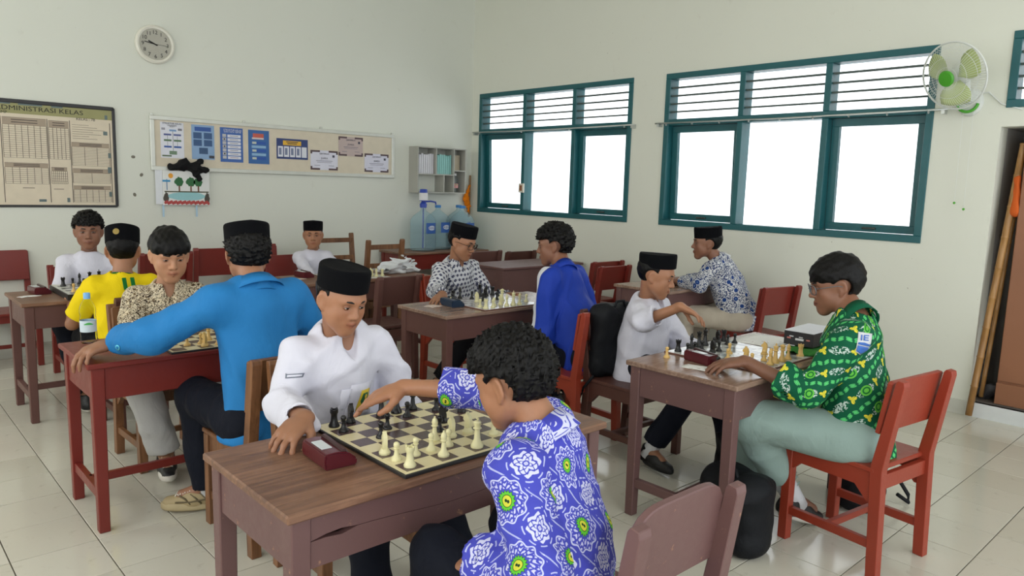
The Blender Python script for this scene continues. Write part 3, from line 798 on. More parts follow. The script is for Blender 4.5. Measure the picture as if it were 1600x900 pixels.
    if tr:
        tp = [Prim(Pv-A3(0, 0, .0)+rt*.05*s, Pv-rt*.05*s, .080*s, k=.04)]; sub = []
        for q in 'RL':
            hp, kn, an = legs[q]; cu = kn+(an-kn)*tr.get('len', .92); w = tr.get('w', 1.0)
            tp += [Prim(hp, kn, .092*s, .070*s*w, k=.03), Prim(kn, cu, .068*s*w, .060*s*w, k=.03, cap=True)]
            dr = nrm(an-kn); sub.append(Prim(cu-dr*.03, cu+dr*.01, .053*s*w, .055*s*w, k=.003, op='sub', cap=True))
        f2 = folds(.006, 30, d.get('seed', 1)+9, (.5, .5, .2))
        sdf_obj('trousers', tp+sub, tr.get('h', max(h, .0075)), tr['mat'], root, f2)
    for q in 'RL':
        sk = d.get('shoe'+q, d.get('shoe'))
        if sk:
            hp, kn, an = legs[q]; td = d.get('toe'+q, tuple(fw))
            shoe(root, 'shoe', an-A3(0, 0, .0), td, s*1.0, sk[0], sk[1], sk[2] if len(sk) > 2 else None)
            if d.get('sock'):
                bm = bmesh.new(); v = nrm(kn-an); tube(bm, [Vector(an-v*.04), Vector(an+v*.05), Vector(an+v*.14)], [.040*s, .042*s, .045*s], 14); from_bm('sock', bm, d['sock'], root, True)
    return root

from mathutils.bvhtree import BVHTree
def project(parent, target, name, centre, n, up, items, off=.002):
    """lay flat pieces (list of (poly[(u,v)..], material, lift)) onto a garment, following its surface"""
    me = target.data; bv = BVHTree.FromPolygons([v.co for v in me.vertices], [list(p.vertices) for p in me.polygons])
    o0 = Vector(centre)-parent.matrix_world.translation if False else Vector(centre)-Vector(parent.location)
    n = Vector(n).normalized(); up = Vector(up); up = (up-n*up.dot(n)).normalized(); rt = up.cross(n)
    out = []
    for nm, poly, mat, lift in items:
        bm = bmesh.new(); vs = [bm.verts.new((u, v, 0)) for u, v in poly]; bm.faces.new(vs)
        if len(poly) <= 8:
            bmesh.ops.triangulate(bm, faces=bm.faces[:]); bmesh.ops.subdivide_edges(bm, edges=bm.edges[:], cuts=3, use_grid_fill=True)
        for v in bm.verts:
            p = o0+rt*v.co.x+up*v.co.y+n*.12; h = bv.ray_cast(p, -n, .3)
            v.co = (h[0]+n*(off+lift)) if h[0] else (o0+rt*v.co.x+up*v.co.y)
        bmesh.ops.recalc_face_normals(bm, faces=bm.faces[:])
        o = from_bm(nm, bm, mat, target, True); md = o.modifiers.new('t', 'SOLIDIFY'); md.thickness = .0012; out.append(o)
    return out
def rect(u0, v0, u1, v1): return [(u0, v0), (u1, v0), (u1, v1), (u0, v1)]
def kid(root, name): return [c for c in root.children if c.name.split('.')[0] == name][0]
# ------------------------------------------------------------------ school furniture
PLUM = painted_wood('plum_painted_wood', (102, 68, 62), (150, 116, 94), .38, .63)
MAUVE = painted_wood('mauve_painted_wood', (108, 78, 76), (160, 120, 96), .38, .60)
BROWNP = painted_wood('dark_brown_painted_wood', (84, 50, 42), (130, 96, 74), .38, .64)
REDP = painted_wood('red_oxide_painted_wood', (150, 56, 36), (176, 110, 80), .30, .69)
REDD = painted_wood('deep_red_painted_wood', (120, 40, 32), (150, 96, 76), .28, .68)
RAW = raw_wood('brown_varnished_wood', (96, 62, 38), (142, 98, 64), 'z', .42)
TOPW = raw_wood('worn_table_top_wood', (98, 68, 52), (148, 110, 86), 'x', .46)
TOPG = raw_wood('grey_brown_table_top', (124, 98, 84), (164, 138, 122), 'x', .20)
def table(label, x0, y0, L, D, H, mat, top, group='school desks', rotz=0, closed=False, crack=False, drop=.135):
    t = thing('school_table', label, 'table', (x0, y0, 0), rotz, group)
    tt = .022; from_bm('tabletop', bx(0, 0, H-tt, L, D, H, bev=.004), top if top else mat, t)
    i = .018; lw = .048
    for (lx, ly) in ((i, i), (L-i-lw, i), (i, D-i-lw), (L-i-lw, D-i-lw)):
        bm = bmesh.new(); beam(bm, (lx+lw/2, ly+lw/2, 0), (lx+lw/2, ly+lw/2, H-tt), lw*.86, lw*.86, (1, 0, 0), .003, lw*1.05, lw*1.05); from_bm('leg', bm, mat, t)
    ap = drop
    for (a, b, c, d) in ((i+lw, i+.006, L-i-lw, i+.026), (i+lw, D-i-.026, L-i-lw, D-i-.006), (i+.006, i+lw, i+.026, D-i-lw), (L-i-.026, i+lw, L-i-.006, D-i-lw)):
        if crack and b < .1 and a > .05:
            # front apron of two boards with an open split between them
            bm = bmesh.new(); z0, z1 = H-tt-ap, H-tt; xs = np.linspace(a, c, 24)
            gap = lambda x: .020*math.exp(-((x-(a+.075))/.026)**2)+.0014; ctr = lambda x: z0+.062+.010*math.sin(x*9)
            up = [(x, ctr(x)+gap(x)/2+.003*math.sin(x*70)*(gap(x) > .003)) for x in xs]; dn = [(x, ctr(x)-gap(x)/2) for x in xs]
            prism(bm, [(a, z1)]+up+[(c, z1)], b, d); from_bm('apron', bm, mat, t)
            bm = bmesh.new(); prism(bm, [(a, z0)]+dn+[(c, z0)], b, d); from_bm('apron', bm, mat, t)
        else: from_bm('apron', bx(a, b, H-tt-ap, c, d, H-tt, bev=.002), mat, t)
    from_bm('shelf_board', bx(i+lw*.5, i+.02, H-tt-ap+.004, L-i-lw*.5, D-i-.02, H-tt-ap+.014), mat, t)
    for x in (i+lw/2, L-i-lw/2): from_bm('side_stretcher', bx(x-.014, i+lw*.8, .135, x+.014, D-i-lw*.8, .175, bev=.002), mat, t)
    if not closed: from_bm('long_stretcher', bx(i+lw/2, D/2-.012, .14, L-i-lw/2, D/2+.012, .175, bev=.002), mat, t)
    return t
def chair_parts(t, mat, H=.80, seat=.42, w=.38, d=.38, style='panel', smat=None):
    """faces +Y; origin at the centre of the seat footprint"""
    lw = .042; hw, hd = w/2-lw/2, d/2-lw/2; lean = .055; q = H/.8; smat = smat or mat
    for sx in (-1, 1):
        bm = bmesh.new(); beam(bm, (sx*hw, hd, 0), (sx*hw, hd, seat-.02), lw*.95, lw, (1, 0, 0)); from_bm('leg', bm, mat, t)
        # rear leg runs up into the back post, cranked at the seat
        prof = [(-hd-lw*.5-.02, 0), (-hd+lw*.5-.02, 0), (-hd+lw*.55, seat), (-hd+lw*.30-lean, H-.012), (-hd+lw*.10-lean, H), (-hd-lw*.42-lean, H-.004), (-hd-lw*.5-lean, H-.02), (-hd-lw*.60, seat)]
        bm = bmesh.new(); M = T(sx*hw, 0, 0) @ RZ(PI/2); prism(bm, prof, -lw*.48, lw*.48, M)
        bmesh.ops.bevel(bm, geom=bm.edges[:], offset=.002, segments=1, affect='EDGES'); from_bm('leg', bm, mat, t)
        # shaped side rail with bracket corners
        y0, y1 = -hd+lw*.4, hd-lw*.4; z1, z0 = seat-.02, seat-.085
        poly = [(y0, z1), (y0, z0-.055), (y0+.012, z0-.055), (y0+.065, z0), (y1-.04, z0), (y1-.01, z0-.03), (y1, z0-.03), (y1, z1)]
        bm = bmesh.new(); prism(bm, poly, -.012, .012, T(sx*hw, 0, 0) @ RZ(PI/2)); from_bm('side_rail', bm, mat, t)
        from_bm('stretcher', bx(sx*hw-.012, -hd, .115, sx*hw+.012, hd-lw*.3, .15, bev=.002), mat, t)
    from_bm('seat', bx(-w/2, -d/2+lw*.6, seat-.02, w/2, d/2+.012, seat, bev=.004), smat, t)
    for y in (hd, -hd): from_bm('cross_rail', bx(-hw+lw*.4, y-.012, seat-.075 if y > 0 else seat-.09, hw-lw*.4, y+.012, seat-.02 if y > 0 else seat-.03, bev=.002), mat, t)
    from_bm('stretcher', bx(-hw, -.012, .12, hw, .012, .148, bev=.002), mat, t)
    yb = lambda z: -hd-.0-lean*(z-seat)/(H-seat)+.020
    if style == 'panel' or style == 'curved':
        z0, z1 = H-(.225 if style == 'panel' else .20)*q, H-.012 if style == 'panel' else H+.015
        if style == 'panel': poly = [(-hw-.012, z0), (hw+.012, z0), (hw+.012, z1-.006), (hw+.0, z1), (-hw, z1), (-hw-.012, z1-.006)]
        else: poly = [(-hw+.014, z0), (hw-.014, z0)]+[(hw-.014-(.0 if k < 1 else 0)-(2*hw-.028)*k/14, z1-.050*abs(2*k/14-1)**6) for k in range(15)]
        bm = bmesh.new(); ang = math.atan2(lean, H-seat); yo = .0 if style == 'panel' else -.012
        prism(bm, poly, .004+yo, .024+yo, T(0, yb(z0), z0) @ RX(ang) @ T(0, 0, -z0))
        bmesh.ops.bevel(bm, geom=bm.edges[:], offset=.003, segments=1, affect='EDGES'); from_bm('backrest', bm, mat, t)
        if style == 'curved': from_bm('back_rail', bx(-hw+.014, yb(z0-.10)-.018, z0-.125, hw-.014, yb(z0-.10)+.006, z0-.065, bev=.002), mat, t)
    else:
        for z in (H-.07, H-.24): from_bm('back_rail', bx(-hw, yb(z)-.016, z-.022, hw, yb(z)+.004, z+.022, bev=.002), mat, t)
    return t
def chair(label, x, y, az, mat, **k):
    t = thing('school_chair', label, 'chair', (x, y, 0), math.radians(az), 'school chairs'); return chair_parts(t, mat, **k)

T1 = table('mauve school table nearest the camera with worn bare wood top and split apron', .705, 1.477, 1.11, .515, .72, MAUVE, TOPW, crack=True)
T2 = table('red school table with a water bottle on its corner', .70, 3.205, 1.12, .505, .72, REDD, None)
T3 = table('mauve school table on the right holding the black and yellow chess pieces and box', 2.56, 1.443, 1.12, .555, .72, MAUVE, TOPG)
T4 = table('dark brown school table at far left with the black-rimmed board', .76, 4.93, 1.12, .54, .72, PLUM, TOPW)
T5 = table('plum school table in the middle of the room with a blue chess clock', 2.55, 3.29, 1.12, .50, .72, PLUM, TOPG)
T6 = table('plum desk with deep closed front behind the blue-jerseyed person', 4.50, 4.97, 1.10, .52, .72, MAUVE, None, drop=.26)
T7 = table('plum table by the window wall that the leaning person rests on', 4.57, 3.19, 1.06, .54, .72, MAUVE, TOPG, drop=.12)
T8 = table('plum table in front of the back wall with plastic bag and white pieces', 2.50, 4.88, 1.12, .53, .72, PLUM, TOPW)
T9 = table('deep red table against the back wall under the water jugs', 4.36, 6.34, 1.15, .50, .74, REDD, TOPW, drop=.16)
C = chair
C('mauve chair with curved worn backrest at the bottom edge', 1.34, 1.07, -1, MAUVE, H=.80, style='curved', w=.40)
C('bright red chair under the person in green batik', 3.095, 1.175, -8, REDP, w=.405, d=.42, H=.80, seat=.44)
C('brown chair with a black backpack hanging on its back', 3.25, 2.47, 178, BROWNP, w=.40, d=.40)
C('red chair under the person in the royal blue jersey', 3.17, 2.86, -3, REDP, w=.38, d=.42)
C('brown varnished chair under the person in the azure jacket', 1.30, 2.87, 2, RAW, w=.40, d=.42)
C('brown varnished chair under the white-shirted person at the nearest table', 1.36, 2.33, 178, RAW, w=.42, d=.40)
C('empty plum chair before the far table with the plastic bag', 3.02, 4.68, 0, PLUM, w=.38, d=.38)
C('dark red empty chair against the back wall at the left edge', .93, 6.66, 180, REDD, H=.87, w=.40)
C('dark red chair under the curly-haired person', 1.34, 5.98, 180, REDD, w=.42)
C('plum chair under the person in the yellow jersey', 1.30, 4.62, 2, BROWNP, w=.40)
C('brown chair under the person in brown batik', 1.22, 3.98, 182, RAW, w=.38)
C('red chair under the person leaning on the far right table', 5.16, 2.80, -12, REDD, w=.40)
C('red chair tucked by the window wall behind the blue jersey, nearer one', 5.10, 4.36, -2, REDD, w=.40)
C('red chair by the window wall behind the blue jersey, farther one', 5.36, 4.66, -2, REDD, w=.42)
C('red chair under the person with glasses', 3.40, 4.24, 182, REDP, w=.40)
C('plum chair beside the water jug table with its back to the room', 4.98, 5.98, -2, PLUM, w=.40, H=.80)
C('dark plum chair close to the room corner behind the person with glasses', 5.40, 5.90, 0, BROWNP, w=.42, H=.79)
C('brown chair under the small person at the far table', 3.02, 6.12, 184, REDD, w=.40)
C('varnished rail-back chair in front of the red one near the back wall', 3.66, 5.86, 0, RAW, w=.40, H=.96, style='rail')
C('varnished rail-back chair near the back wall, left of its twin', 3.62, 6.28, 178, RAW, w=.42, H=.96, style='rail')
C('red chair by the back wall just left of the brown batik person\'s head', 1.95, 6.45, 4, REDD, w=.42, H=.86)
C('red chair by the back wall right of the brown batik person\'s head', 2.42, 6.50, -3, REDD, w=.42, H=.88)
C('red chair by the back wall beside the azure jacket\'s cap', 2.88, 6.45, 178, REDD, w=.42, H=.86)
# ------------------------------------------------------------------ cloth materials
def cloth(name, rgb, rough=.8, var=.05, weave=900):
    m = Mat(name, rough, Specular_IOR_Level=.2); v = m.coord(); c = srgb(*rgb); n = m.noise(v, 7, 4, .6)
    m.col(m.mix(n, tuple(x*(1-var) for x in c[:3])+(1,), tuple(min(1, x*(1+var)) for x in c[:3])+(1,)))
    m.bump(m.noise(m.scale(v, (1, 1, .6)), 9, 4, .55, .5), .55, .022); return m.m
C_WHITE = cloth('white_shirt_cotton', (216, 216, 229)); C_JACKET = cloth('azure_jacket_cloth', (40, 122, 186), .7, .08)
C_YELLOW = cloth('yellow_jersey', (236, 208, 22)); C_GREENC = cloth('green_trim', (24, 110, 50)); C_NAVY = cloth('navy_trouser_cloth', (14, 18, 30)); C_BLACK = cloth('black_trouser_cloth', (14, 14, 18))
C_BEIGE = cloth('beige_trouser_cloth', (186, 176, 160)); C_SAGE = cloth('sage_trouser_cloth', (142, 164, 158)); C_GREYT = cloth('light_grey_trouser_cloth', (178, 178, 176)); C_SOCK = cloth('white_sock', (216, 218, 222))
def uvxy(m, sc):
    n = m.nt.nodes.new('ShaderNodeUVMap'); n.uv_map = 'UVMap'
    s = m.nt.nodes.new('ShaderNodeSeparateXYZ'); m.nt.links.new(n.outputs[0], s.inputs[0])
    x, y = N(m.nt, s.outputs[0])*sc, N(m.nt, s.outputs[1])*sc
    # a slow warp so the print follows the cloth
    o = m.coord(); w = m.noise(o, 9, 1); w2 = m.noise(m.scale(o, (-1, 1.3, 1)), 9, 1)
    return x+(w-.5)*.25, y+(w2-.5)*.25
def fin(m, col, rough=.75):
    m.col(col); v = m.coord(); m.bump(m.noise(m.scale(v, (1, 1, .6)), 9, 4, .55, .5), .5, .02); m.b.inputs['Roughness'].default_value = rough; m.b.inputs['Specular IOR Level'].default_value = .2; return m.m
def batik_purple():
    m = Mat('blue_mandala_batik'); x, y = uvxy(m, 1/.135)
    c = m.mix(m.noise(m.coord(), 6, 2), srgb(66, 68, 176), srgb(78, 84, 190))
    def cell(ox, oy):
        px = (x+ox).frac()-.5; py = (y+oy).frac()-.5; return (px*px+py*py).sqrt(), py.atan2(px)
    r, t = cell(0, 0); r2, t2 = cell(.5, .5)
    # small white flowers with curled petals
    e = r2-((t2*8).cos()*.022+.215); fl = e.lt(0)*(((t2*8).cos()*.03-r2+.135).abs().gt(.014))*((r2-.045).abs().gt(.012))*((r2*70+(t2*4).sin()*2.5).sin().gt(-.72))
    c = m.mix(fl*.92, c, srgb(214, 216, 240))
    curl = ((r2-.285).abs().lt(.012))*(t2*8).cos().gt(-.3); c = m.mix(curl*.9, c, srgb(190, 196, 236))
    # large mandalas: filigree rings around a green star
    w = ((r*74+(t*10).cos()*2.6).sin()).gt(-.1)*r.gt(.18)*(r-((t*10).cos()*.03+.32)).lt(0)
    w = w*((t*20+r*30).sin().gt(-.55)); c = m.mix(w*.9, c, srgb(206, 208, 240))
    ring = ((r-((t*10).cos()*.028+.345)).abs().lt(.014)); c = m.mix(ring*.9, c, srgb(204, 208, 240))
    star = (r-((t*8).cos().abs()*(-.035)+.168)).lt(0); c = m.mix(star, c, srgb(30, 60, 40)); star2 = (r-((t*8).cos().abs()*(-.035)+.156)).lt(0)
    c = m.mix(star2, c, srgb(96, 190, 56)); c = m.mix(r.lt(.088), c, srgb(20, 50, 30)); c = m.mix(r.lt(.078), c, srgb(206, 206, 66)); c = m.mix((r-((t+.6).cos().abs()*.04+.004)).lt(0), c, srgb(30, 60, 40))
    thin = (((x+y).frac()-.5).abs().lt(.02))*r.gt(.40)*r2.gt(.30); c = m.mix(thin*.75, c, srgb(196, 202, 238))
    dot = m.voro(m.vec(x, y), 8).lt(.13)*r.gt(.42)*r2.gt(.30); c = m.mix(dot*.85, c, srgb(206, 210, 240))
    return fin(m, c)
def batik_green():
    m = Mat('green_leaf_batik'); x, y = uvxy(m, 1/.085)
    u = x*.80+y*.60; w = y*.80-x*.60
    c = m.mix(m.noise(m.coord(), 6, 2), srgb(8, 82, 56), srgb(14, 94, 64))
    # chains of paired leaves along u in rows of w
    row = w.frac()-.5; au = (u*3.1).frac()-.5; k = (u*3.1).floor().mod(2.0)*2-1
    for s in (-1, 1):
        dx = au; dy = row*3.1-s*.13+dx*k*.28; leaf = (dx*dx*6.0+dy*dy*46).lt(.9); c = m.mix(leaf, c, srgb(96, 208, 120))
        vein = leaf*(dy.abs().lt(.025)); c = m.mix(vein, c, srgb(30, 130, 80))
    # flowers and clusters between the chains
    fx = (u*.75).frac()-.5; rw = ((w+.5).frac()-.5); r = (fx*fx*1.8+rw*rw).sqrt(); t = rw.atan2(fx*1.34)
    fl = (r-((t*3).cos()*.06+.15)).lt(0); c = m.mix(fl, c, srgb(226, 214, 66)); c = m.mix(fl*((t*3+.8).cos().abs().lt(.22)), c, srgb(60, 130, 50))
    gx = (u*.75+.5).frac()-.5; mask = (gx*gx*1.7+rw*rw*5).lt(.19); v = m.noise(m.vec(u, w), 9, 2, .5, 1.0).gt(.52); c = m.mix(mask*v, c, srgb(190, 208, 200))
    q = (((u*.375).frac()-.5)*2.66); rr = (q*q+(rw-.0)*(rw-.0)).sqrt(); rg = ((rr-.20).abs().lt(.035)); ins = rr.lt(.24); c = m.mix(ins, c, srgb(24, 110, 50)); c = m.mix(rg+rr.lt(.1), c, srgb(100, 190, 70))
    return fin(m, c)
def batik_brown():
    m = Mat('brown_swirl_batik'); x, y = uvxy(m, 1/.05); v = m.vec(x, y)
    n = m.noise(v, 1.6, 2, .5, 2.2); n2 = m.noise(v, 3.0, 2, .5, 3.0); vo = m.voro(v, 2.2)
    c = m.mix(m.noise(v, .5, 2), srgb(228, 220, 200), srgb(206, 188, 150)); c = m.mix(((n-.5).abs().lt(.035)), c, srgb(52, 40, 34)); c = m.mix(n2.gt(.60), c, srgb(66, 50, 38)); c = m.mix((vo-.28).abs().lt(.05), c, srgb(96, 74, 44)); c = m.mix(vo.lt(.10), c, srgb(40, 32, 30))
    return fin(m, c)
def batik_dots():
    m = Mat('navy_lattice_batik'); x, y = uvxy(m, 1/.032); s = y.floor().mod(2.0)*.5
    px = (x+s).frac()-.5; py = y.frac()-.5; r = (px*px+py*py).sqrt(); t = py.atan2(px)
    c = m.mix(r.lt(.29), srgb(206, 208, 214), srgb(30, 40, 84)); c = m.mix(r.lt(.08), c, srgb(170, 160, 150)); q2 = ((px.abs()-.5).abs()+py.abs()*1.3).lt(.13); c = m.mix(q2, c, srgb(120, 104, 96))
    big = m.noise(m.vec(x, y), .28, 1).gt(.56)*((t*2).sin().gt(.2)); c = m.mix(big*.8, c, srgb(34, 40, 70)); return fin(m, c)
def batik_blue_white():
    m = Mat('blue_blossom_batik'); x, y = uvxy(m, 1/.060); v = m.vec(x, y); n = m.noise(v, 2.6, 2, .5, 1.6); vo = m.voro(v, 1.0); vs = m.voro(v, 4.5)
    c = m.mix((vs.lt(.36)), srgb(214, 216, 218), srgb(32, 52, 100)); c = m.mix(((n-.5).abs().lt(.045)), c, srgb(36, 56, 104)); c = m.mix(vo.lt(.34), c, srgb(210, 214, 218)); c = m.mix(vo.lt(.29), c, srgb(30, 62, 126)); c = m.mix(vo.lt(.10), c, srgb(120, 150, 190)); return fin(m, c)
def sport_blue(side):
    m = Mat('blue_sports_jersey'); x, y, z = m.xyz(); sx, sy = side
    return m
C_PURPLE, C_GREEN, C_BROWN, C_DOTS, C_BW = batik_purple(), batik_green(), batik_brown(), batik_dots(), batik_blue_white()
_m = Mat('royal_blue_jersey', .6, Specular_IOR_Level=.25); _n = _m.nt.nodes.new('ShaderNodeUVMap'); _n.uv_map = 'UVMap'; _s = _m.nt.nodes.new('ShaderNodeSeparateXYZ'); _m.nt.links.new(_n.outputs[0], _s.inputs[0]); _u = N(_m.nt, _s.outputs[0])
C_SPORT = fin(_m, _m.mix((_u-.565).abs().lt(.040), srgb(30, 60, 164), srgb(216, 218, 226)), .6)
S_BLACK = plain('black_shoe', (20, 20, 22), .5); S_SOLE = plain('white_sole', (214, 210, 200), .5); S_BEIGE = plain('beige_sneaker', (168, 150, 112), .6); S_BEIGE2 = plain('beige_sole', (180, 164, 128), .6); S_LACE = plain('cream_lace', (222, 218, 204), .7)
P_DEF = dict(hgt=.088)
M_FRAME = plain('black_glasses_frame', (16, 16, 18), .3); M_FRAME2 = plain('grey_glasses_frame', (110, 118, 124), .25, Metallic=.5)

M_BTN = plain('shirt_button', (196, 198, 206), .3)
def people():
    # A: foreground, white shirt and black cap, right hand on the table
    a = person('person', 'person in white collared shirt and tall black cap, right hand flat on the nearest table', dict(
        pelvis=(1.30, 2.34, .50), neck=(1.245, 2.20, .968), head=(1.203, 2.11, 1.090), look=(-85, -19, 3), az=-92, s=1.04, hs=.885, h=.0055, hb=.0042, skin='mid', seed=3,
        hair='cap', peci=dict(tilt=9, hgt=.076, r=(.088, .104), up=.054), eyes=(8, -22, -10),
        wrR=(.975, 1.925, .782), elR=(1.02, 2.16, .74), handR=dict(f=(-.80, -.42, -.26), dn=(-.1, .05, -1), curl=(.75, .70, .72, .85), spread=.16, thumb=.7, side=(.5, -.8, 0)),
        wrL=(1.36, 1.93, .60), elL=(1.52, 2.18, .64), handL=dict(f=(-.6, -.6, -.3), dn=(0, 0, -1)),
        knR=(1.19, 1.93, .50), anR=(1.16, 1.84, .09), knL=(1.44, 1.93, .50), anL=(1.52, 1.80, .09),
        shirt=dict(mat=C_WHITE, collar='fold', sleeve=.88, cuff=.044, inf=.018, fold=.011, fsc=26, vneck=.10, w=1.03), trousers=dict(mat=C_NAVY), shoe=(S_BLACK, S_SOLE)))
    sh = kid(a, 'shirt'); YE, GE = plain('emblem_yellow', (214, 184, 50), .6), plain('emblem_green', (30, 96, 56), .6)
    project(a, sh, 'x', (1.278, 2.08, .748), (0, -1, .15), (0, 0, 1), [('pocket', rect(-.050, -.075, .050, .055), C_WHITE, .002), ('pocket_emblem', rect(-.008, -.045, .040, .030), YE, .0045), ('emblem_shield', [(.002, .018), (.030, .018), (.033, -.010), (.016, -.034), (-.001, -.010)], GE, .006), ('emblem_centre', [(.010, .008), (.016, .014), (.022, .008), (.016, -.016)], YE, .0075)])
    project(a, sh, 'x', (1.215, 2.08, .69), (0, -1, .15), (0, 0, 1), [('placket', rect(-.016, -.15, .016, .10), C_WHITE, .002)]+[('button', [(.004*math.cos(k), z+.004*math.sin(k)) for k in np.linspace(0, 2*PI, 9)[:-1]], M_BTN, .005) for z in (.03, -.05)])
    project(a, sh, 'x', (1.075, 2.17, .84), (-.55, -.75, .25), (.15, 0, 1), [('sleeve_badge', [(-.028, -.010), (.024, .000), (.028, .014), (.018, .012), (-.024, .004), (-.030, .006)], cloth('badge_outline_grey', (120, 126, 140)), .001), ('badge_face', [(-.024, -.006), (.021, .003), (.022, .009), (-.023, .001)], C_WHITE, .0025)])
    # B: foreground, blue mandala batik, reaching over the board
    b = person('person', 'person in blue mandala batik shirt with green stars, reaching across the nearest board', dict(
        pelvis=(1.17, 1.04, .50), neck=(1.232, 1.195, .905), head=(1.200, 1.28, 1.000), look=(106, -20, 4), az=108, s=.98, hs=.95, h=.0055, hb=.0042, skin='mid', seed=5,
        hair='curly', eyes=(3, -18, -10),
        shR=(1.375, 1.30, .85), wrR=(1.232, 1.795, .862), elR=(1.375, 1.56, .880), handR=dict(f=(-.93, .30, -.26), dn=(-.2, .1, -1), curl=(.10, .45, .65, .8), spread=.13, thumb=.5, side=(-.4, -.9, 0), s=1.08),
        wrL=(1.045, 1.225, .60), elL=(1.045, 1.02, .66), handL=dict(f=(.1, .85, -.4), dn=(.1, -.3, -.8), curl=(.7, .8, .85, .9)),
        knR=(1.36, 1.42, .53), anR=(1.42, 1.45, .10), knL=(1.06, 1.38, .55), anL=(1.02, 1.38, .10),
        shirt=dict(mat=C_PURPLE, collar='stand', sleeve=.50, slL=.86, cuff=.066, inf=.024, fold=.006, h=.0055, w=1.02), trousers=dict(mat=C_NAVY), shoe=(S_BLACK, S_SOLE)))
    # C: azure jacket from behind
    c = person('person', 'person in azure jacket, back turned, left arm stretched along the red table', dict(
        pelvis=(1.27, 2.83, .50), neck=(1.252, 2.90, 1.045), head=(1.258, 2.97, 1.155), look=(78, -12, 0), az=94, s=1.12, hs=.98, h=.0065, skin='mid', seed=8,
        hair='wavy', peci=dict(tilt=2, hgt=.090, r=(.090, .106), up=.048),
        wrL=(.822, 3.285, .785), elL=(.90, 3.04, .85), handL=dict(f=(-.93, -.10, -.20), dn=(-.25, 0, -.95), curl=(.95, 1.0, 1.05, 1.1), spread=.12, side=(.1, .95, 0), s=1.15),
        wrR=(1.45, 3.26, .78), elR=(1.60, 3.02, .74),
        knR=(1.36, 3.26, .52), anR=(1.38, 3.25, .10), knL=(1.12, 3.24, .52), anL=(1.155, 3.19, .10), toeL=(-.6, .35), toeR=(.3, .9),
        shirt=dict(mat=C_JACKET, collar='fold', sleeve=.93, cuff=.050, inf=.026, fold=.011, fsc=20, hem=-.05, drop=.03), trousers=dict(mat=C_NAVY, len=.97), sock=C_SOCK, shoe=(S_BEIGE, S_BEIGE2, S_LACE)))
    sh = kid(c, 'shirt'); cy = plain('cyan_button', (96, 200, 226), .3)
    for q in (0, 1):
        ring = [(.011*math.cos(k), .011*math.sin(k)) for k in np.linspace(0, 2*PI, 9)[:-1]]
        project(c, sh, 'x', (.845+.024*q, 3.235, .765+.012*q), (-.45, -.85, .25), (0, 0, 1), [('cuff_button', ring, cy, .001), ('button_centre', [(u*.5, v*.5) for u, v in ring], C_JACKET, .003)])
    # D: brown batik
    person('person', 'person in brown and cream batik shirt with a fringe, looking down behind the red table', dict(
        pelvis=(1.22, 4.05, .48), neck=(1.256, 3.97, .915), head=(1.251, 3.91, 1.070), look=(-98, -15, 0), az=-96, s=1.02, hs=1.06, h=.0065, hb=.005, skin='light', seed=12,
        hair='bowl', eyes=(4, -18, -12), wrR=(1.08, 3.66, .76), wrL=(1.42, 3.66, .76),
        knR=(1.03, 3.72, .50), anR=(1.14, 3.72, .10), knL=(1.32, 3.68, .50), anL=(1.36, 3.70, .10), toeR=(-.25, -1), toeL=(.2, -1),
        shirt=dict(mat=C_BROWN, collar='fold', sleeve=.85, inf=.022, vneck=.12), trousers=dict(mat=C_GREYT, w=1.15), shoe=(S_BLACK, S_SOLE, S_LACE)))
    # E: yellow jersey
    e = person('person', 'person in yellow jersey with green neck stripes, back turned, black cap with round badge', dict(
        pelvis=(1.20, 4.52, .48), neck=(1.206, 4.60, .900), head=(1.228, 4.64, 1.030), look=(72, -10, 0), az=84, s=.98, hs=1.02, skin='mid', seed=14,
        hair='cap', peci=dict(tilt=-6, hgt=.088, r=(.088, .104), badge=196), wrR=(1.42, 4.95, .76), wrL=(1.02, 4.95, .70), knR=(1.32, 4.92, .5), anR=(1.32, 4.95, .10), knL=(1.08, 4.92, .5), anL=(1.08, 4.98, .10),
        shirt=dict(mat=C_YELLOW, cmat=C_GREENC, collar='stand', short=True, sleeve=.80, cuff=.068, inf=.022), trousers=dict(mat=C_BLACK), shoe=(S_BLACK, S_SOLE)))
    for k in (0, 1):
        bm = bx(-.010, -.004, -.035, .010, .004, .035, M=T(-.022+.042*k+.005, .0, .865) @ T(0, -.062, 0) @ RX(-.5)); from_bm('green_stripe', bm, C_GREENC, e)
    # F: curly hair, white shirt, by the back wall
    person('person', 'person in white band-collar shirt with dark curly hair, sitting against the back wall', dict(
        pelvis=(1.33, 5.92, .48), neck=(1.327, 5.85, .905), head=(1.319, 5.80, 1.065), look=(-104, -4, 0), az=-100, s=.94, hs=1.03, skin='dark', seed=17,
        hair='curly', eyes=(10, -12, 0), wrR=(1.10, 5.50, .70), wrL=(1.50, 5.50, .72), knR=(1.10, 5.50, .50), anR=(1.16, 5.56, .10), knL=(1.46, 5.52, .5), anL=(1.46, 5.56, .10),
        shirt=dict(mat=C_WHITE, collar='stand', sleeve=.9, inf=.020), trousers=dict(mat=C_NAVY, w=1.25), shoe=(S_BLACK, S_SOLE)))
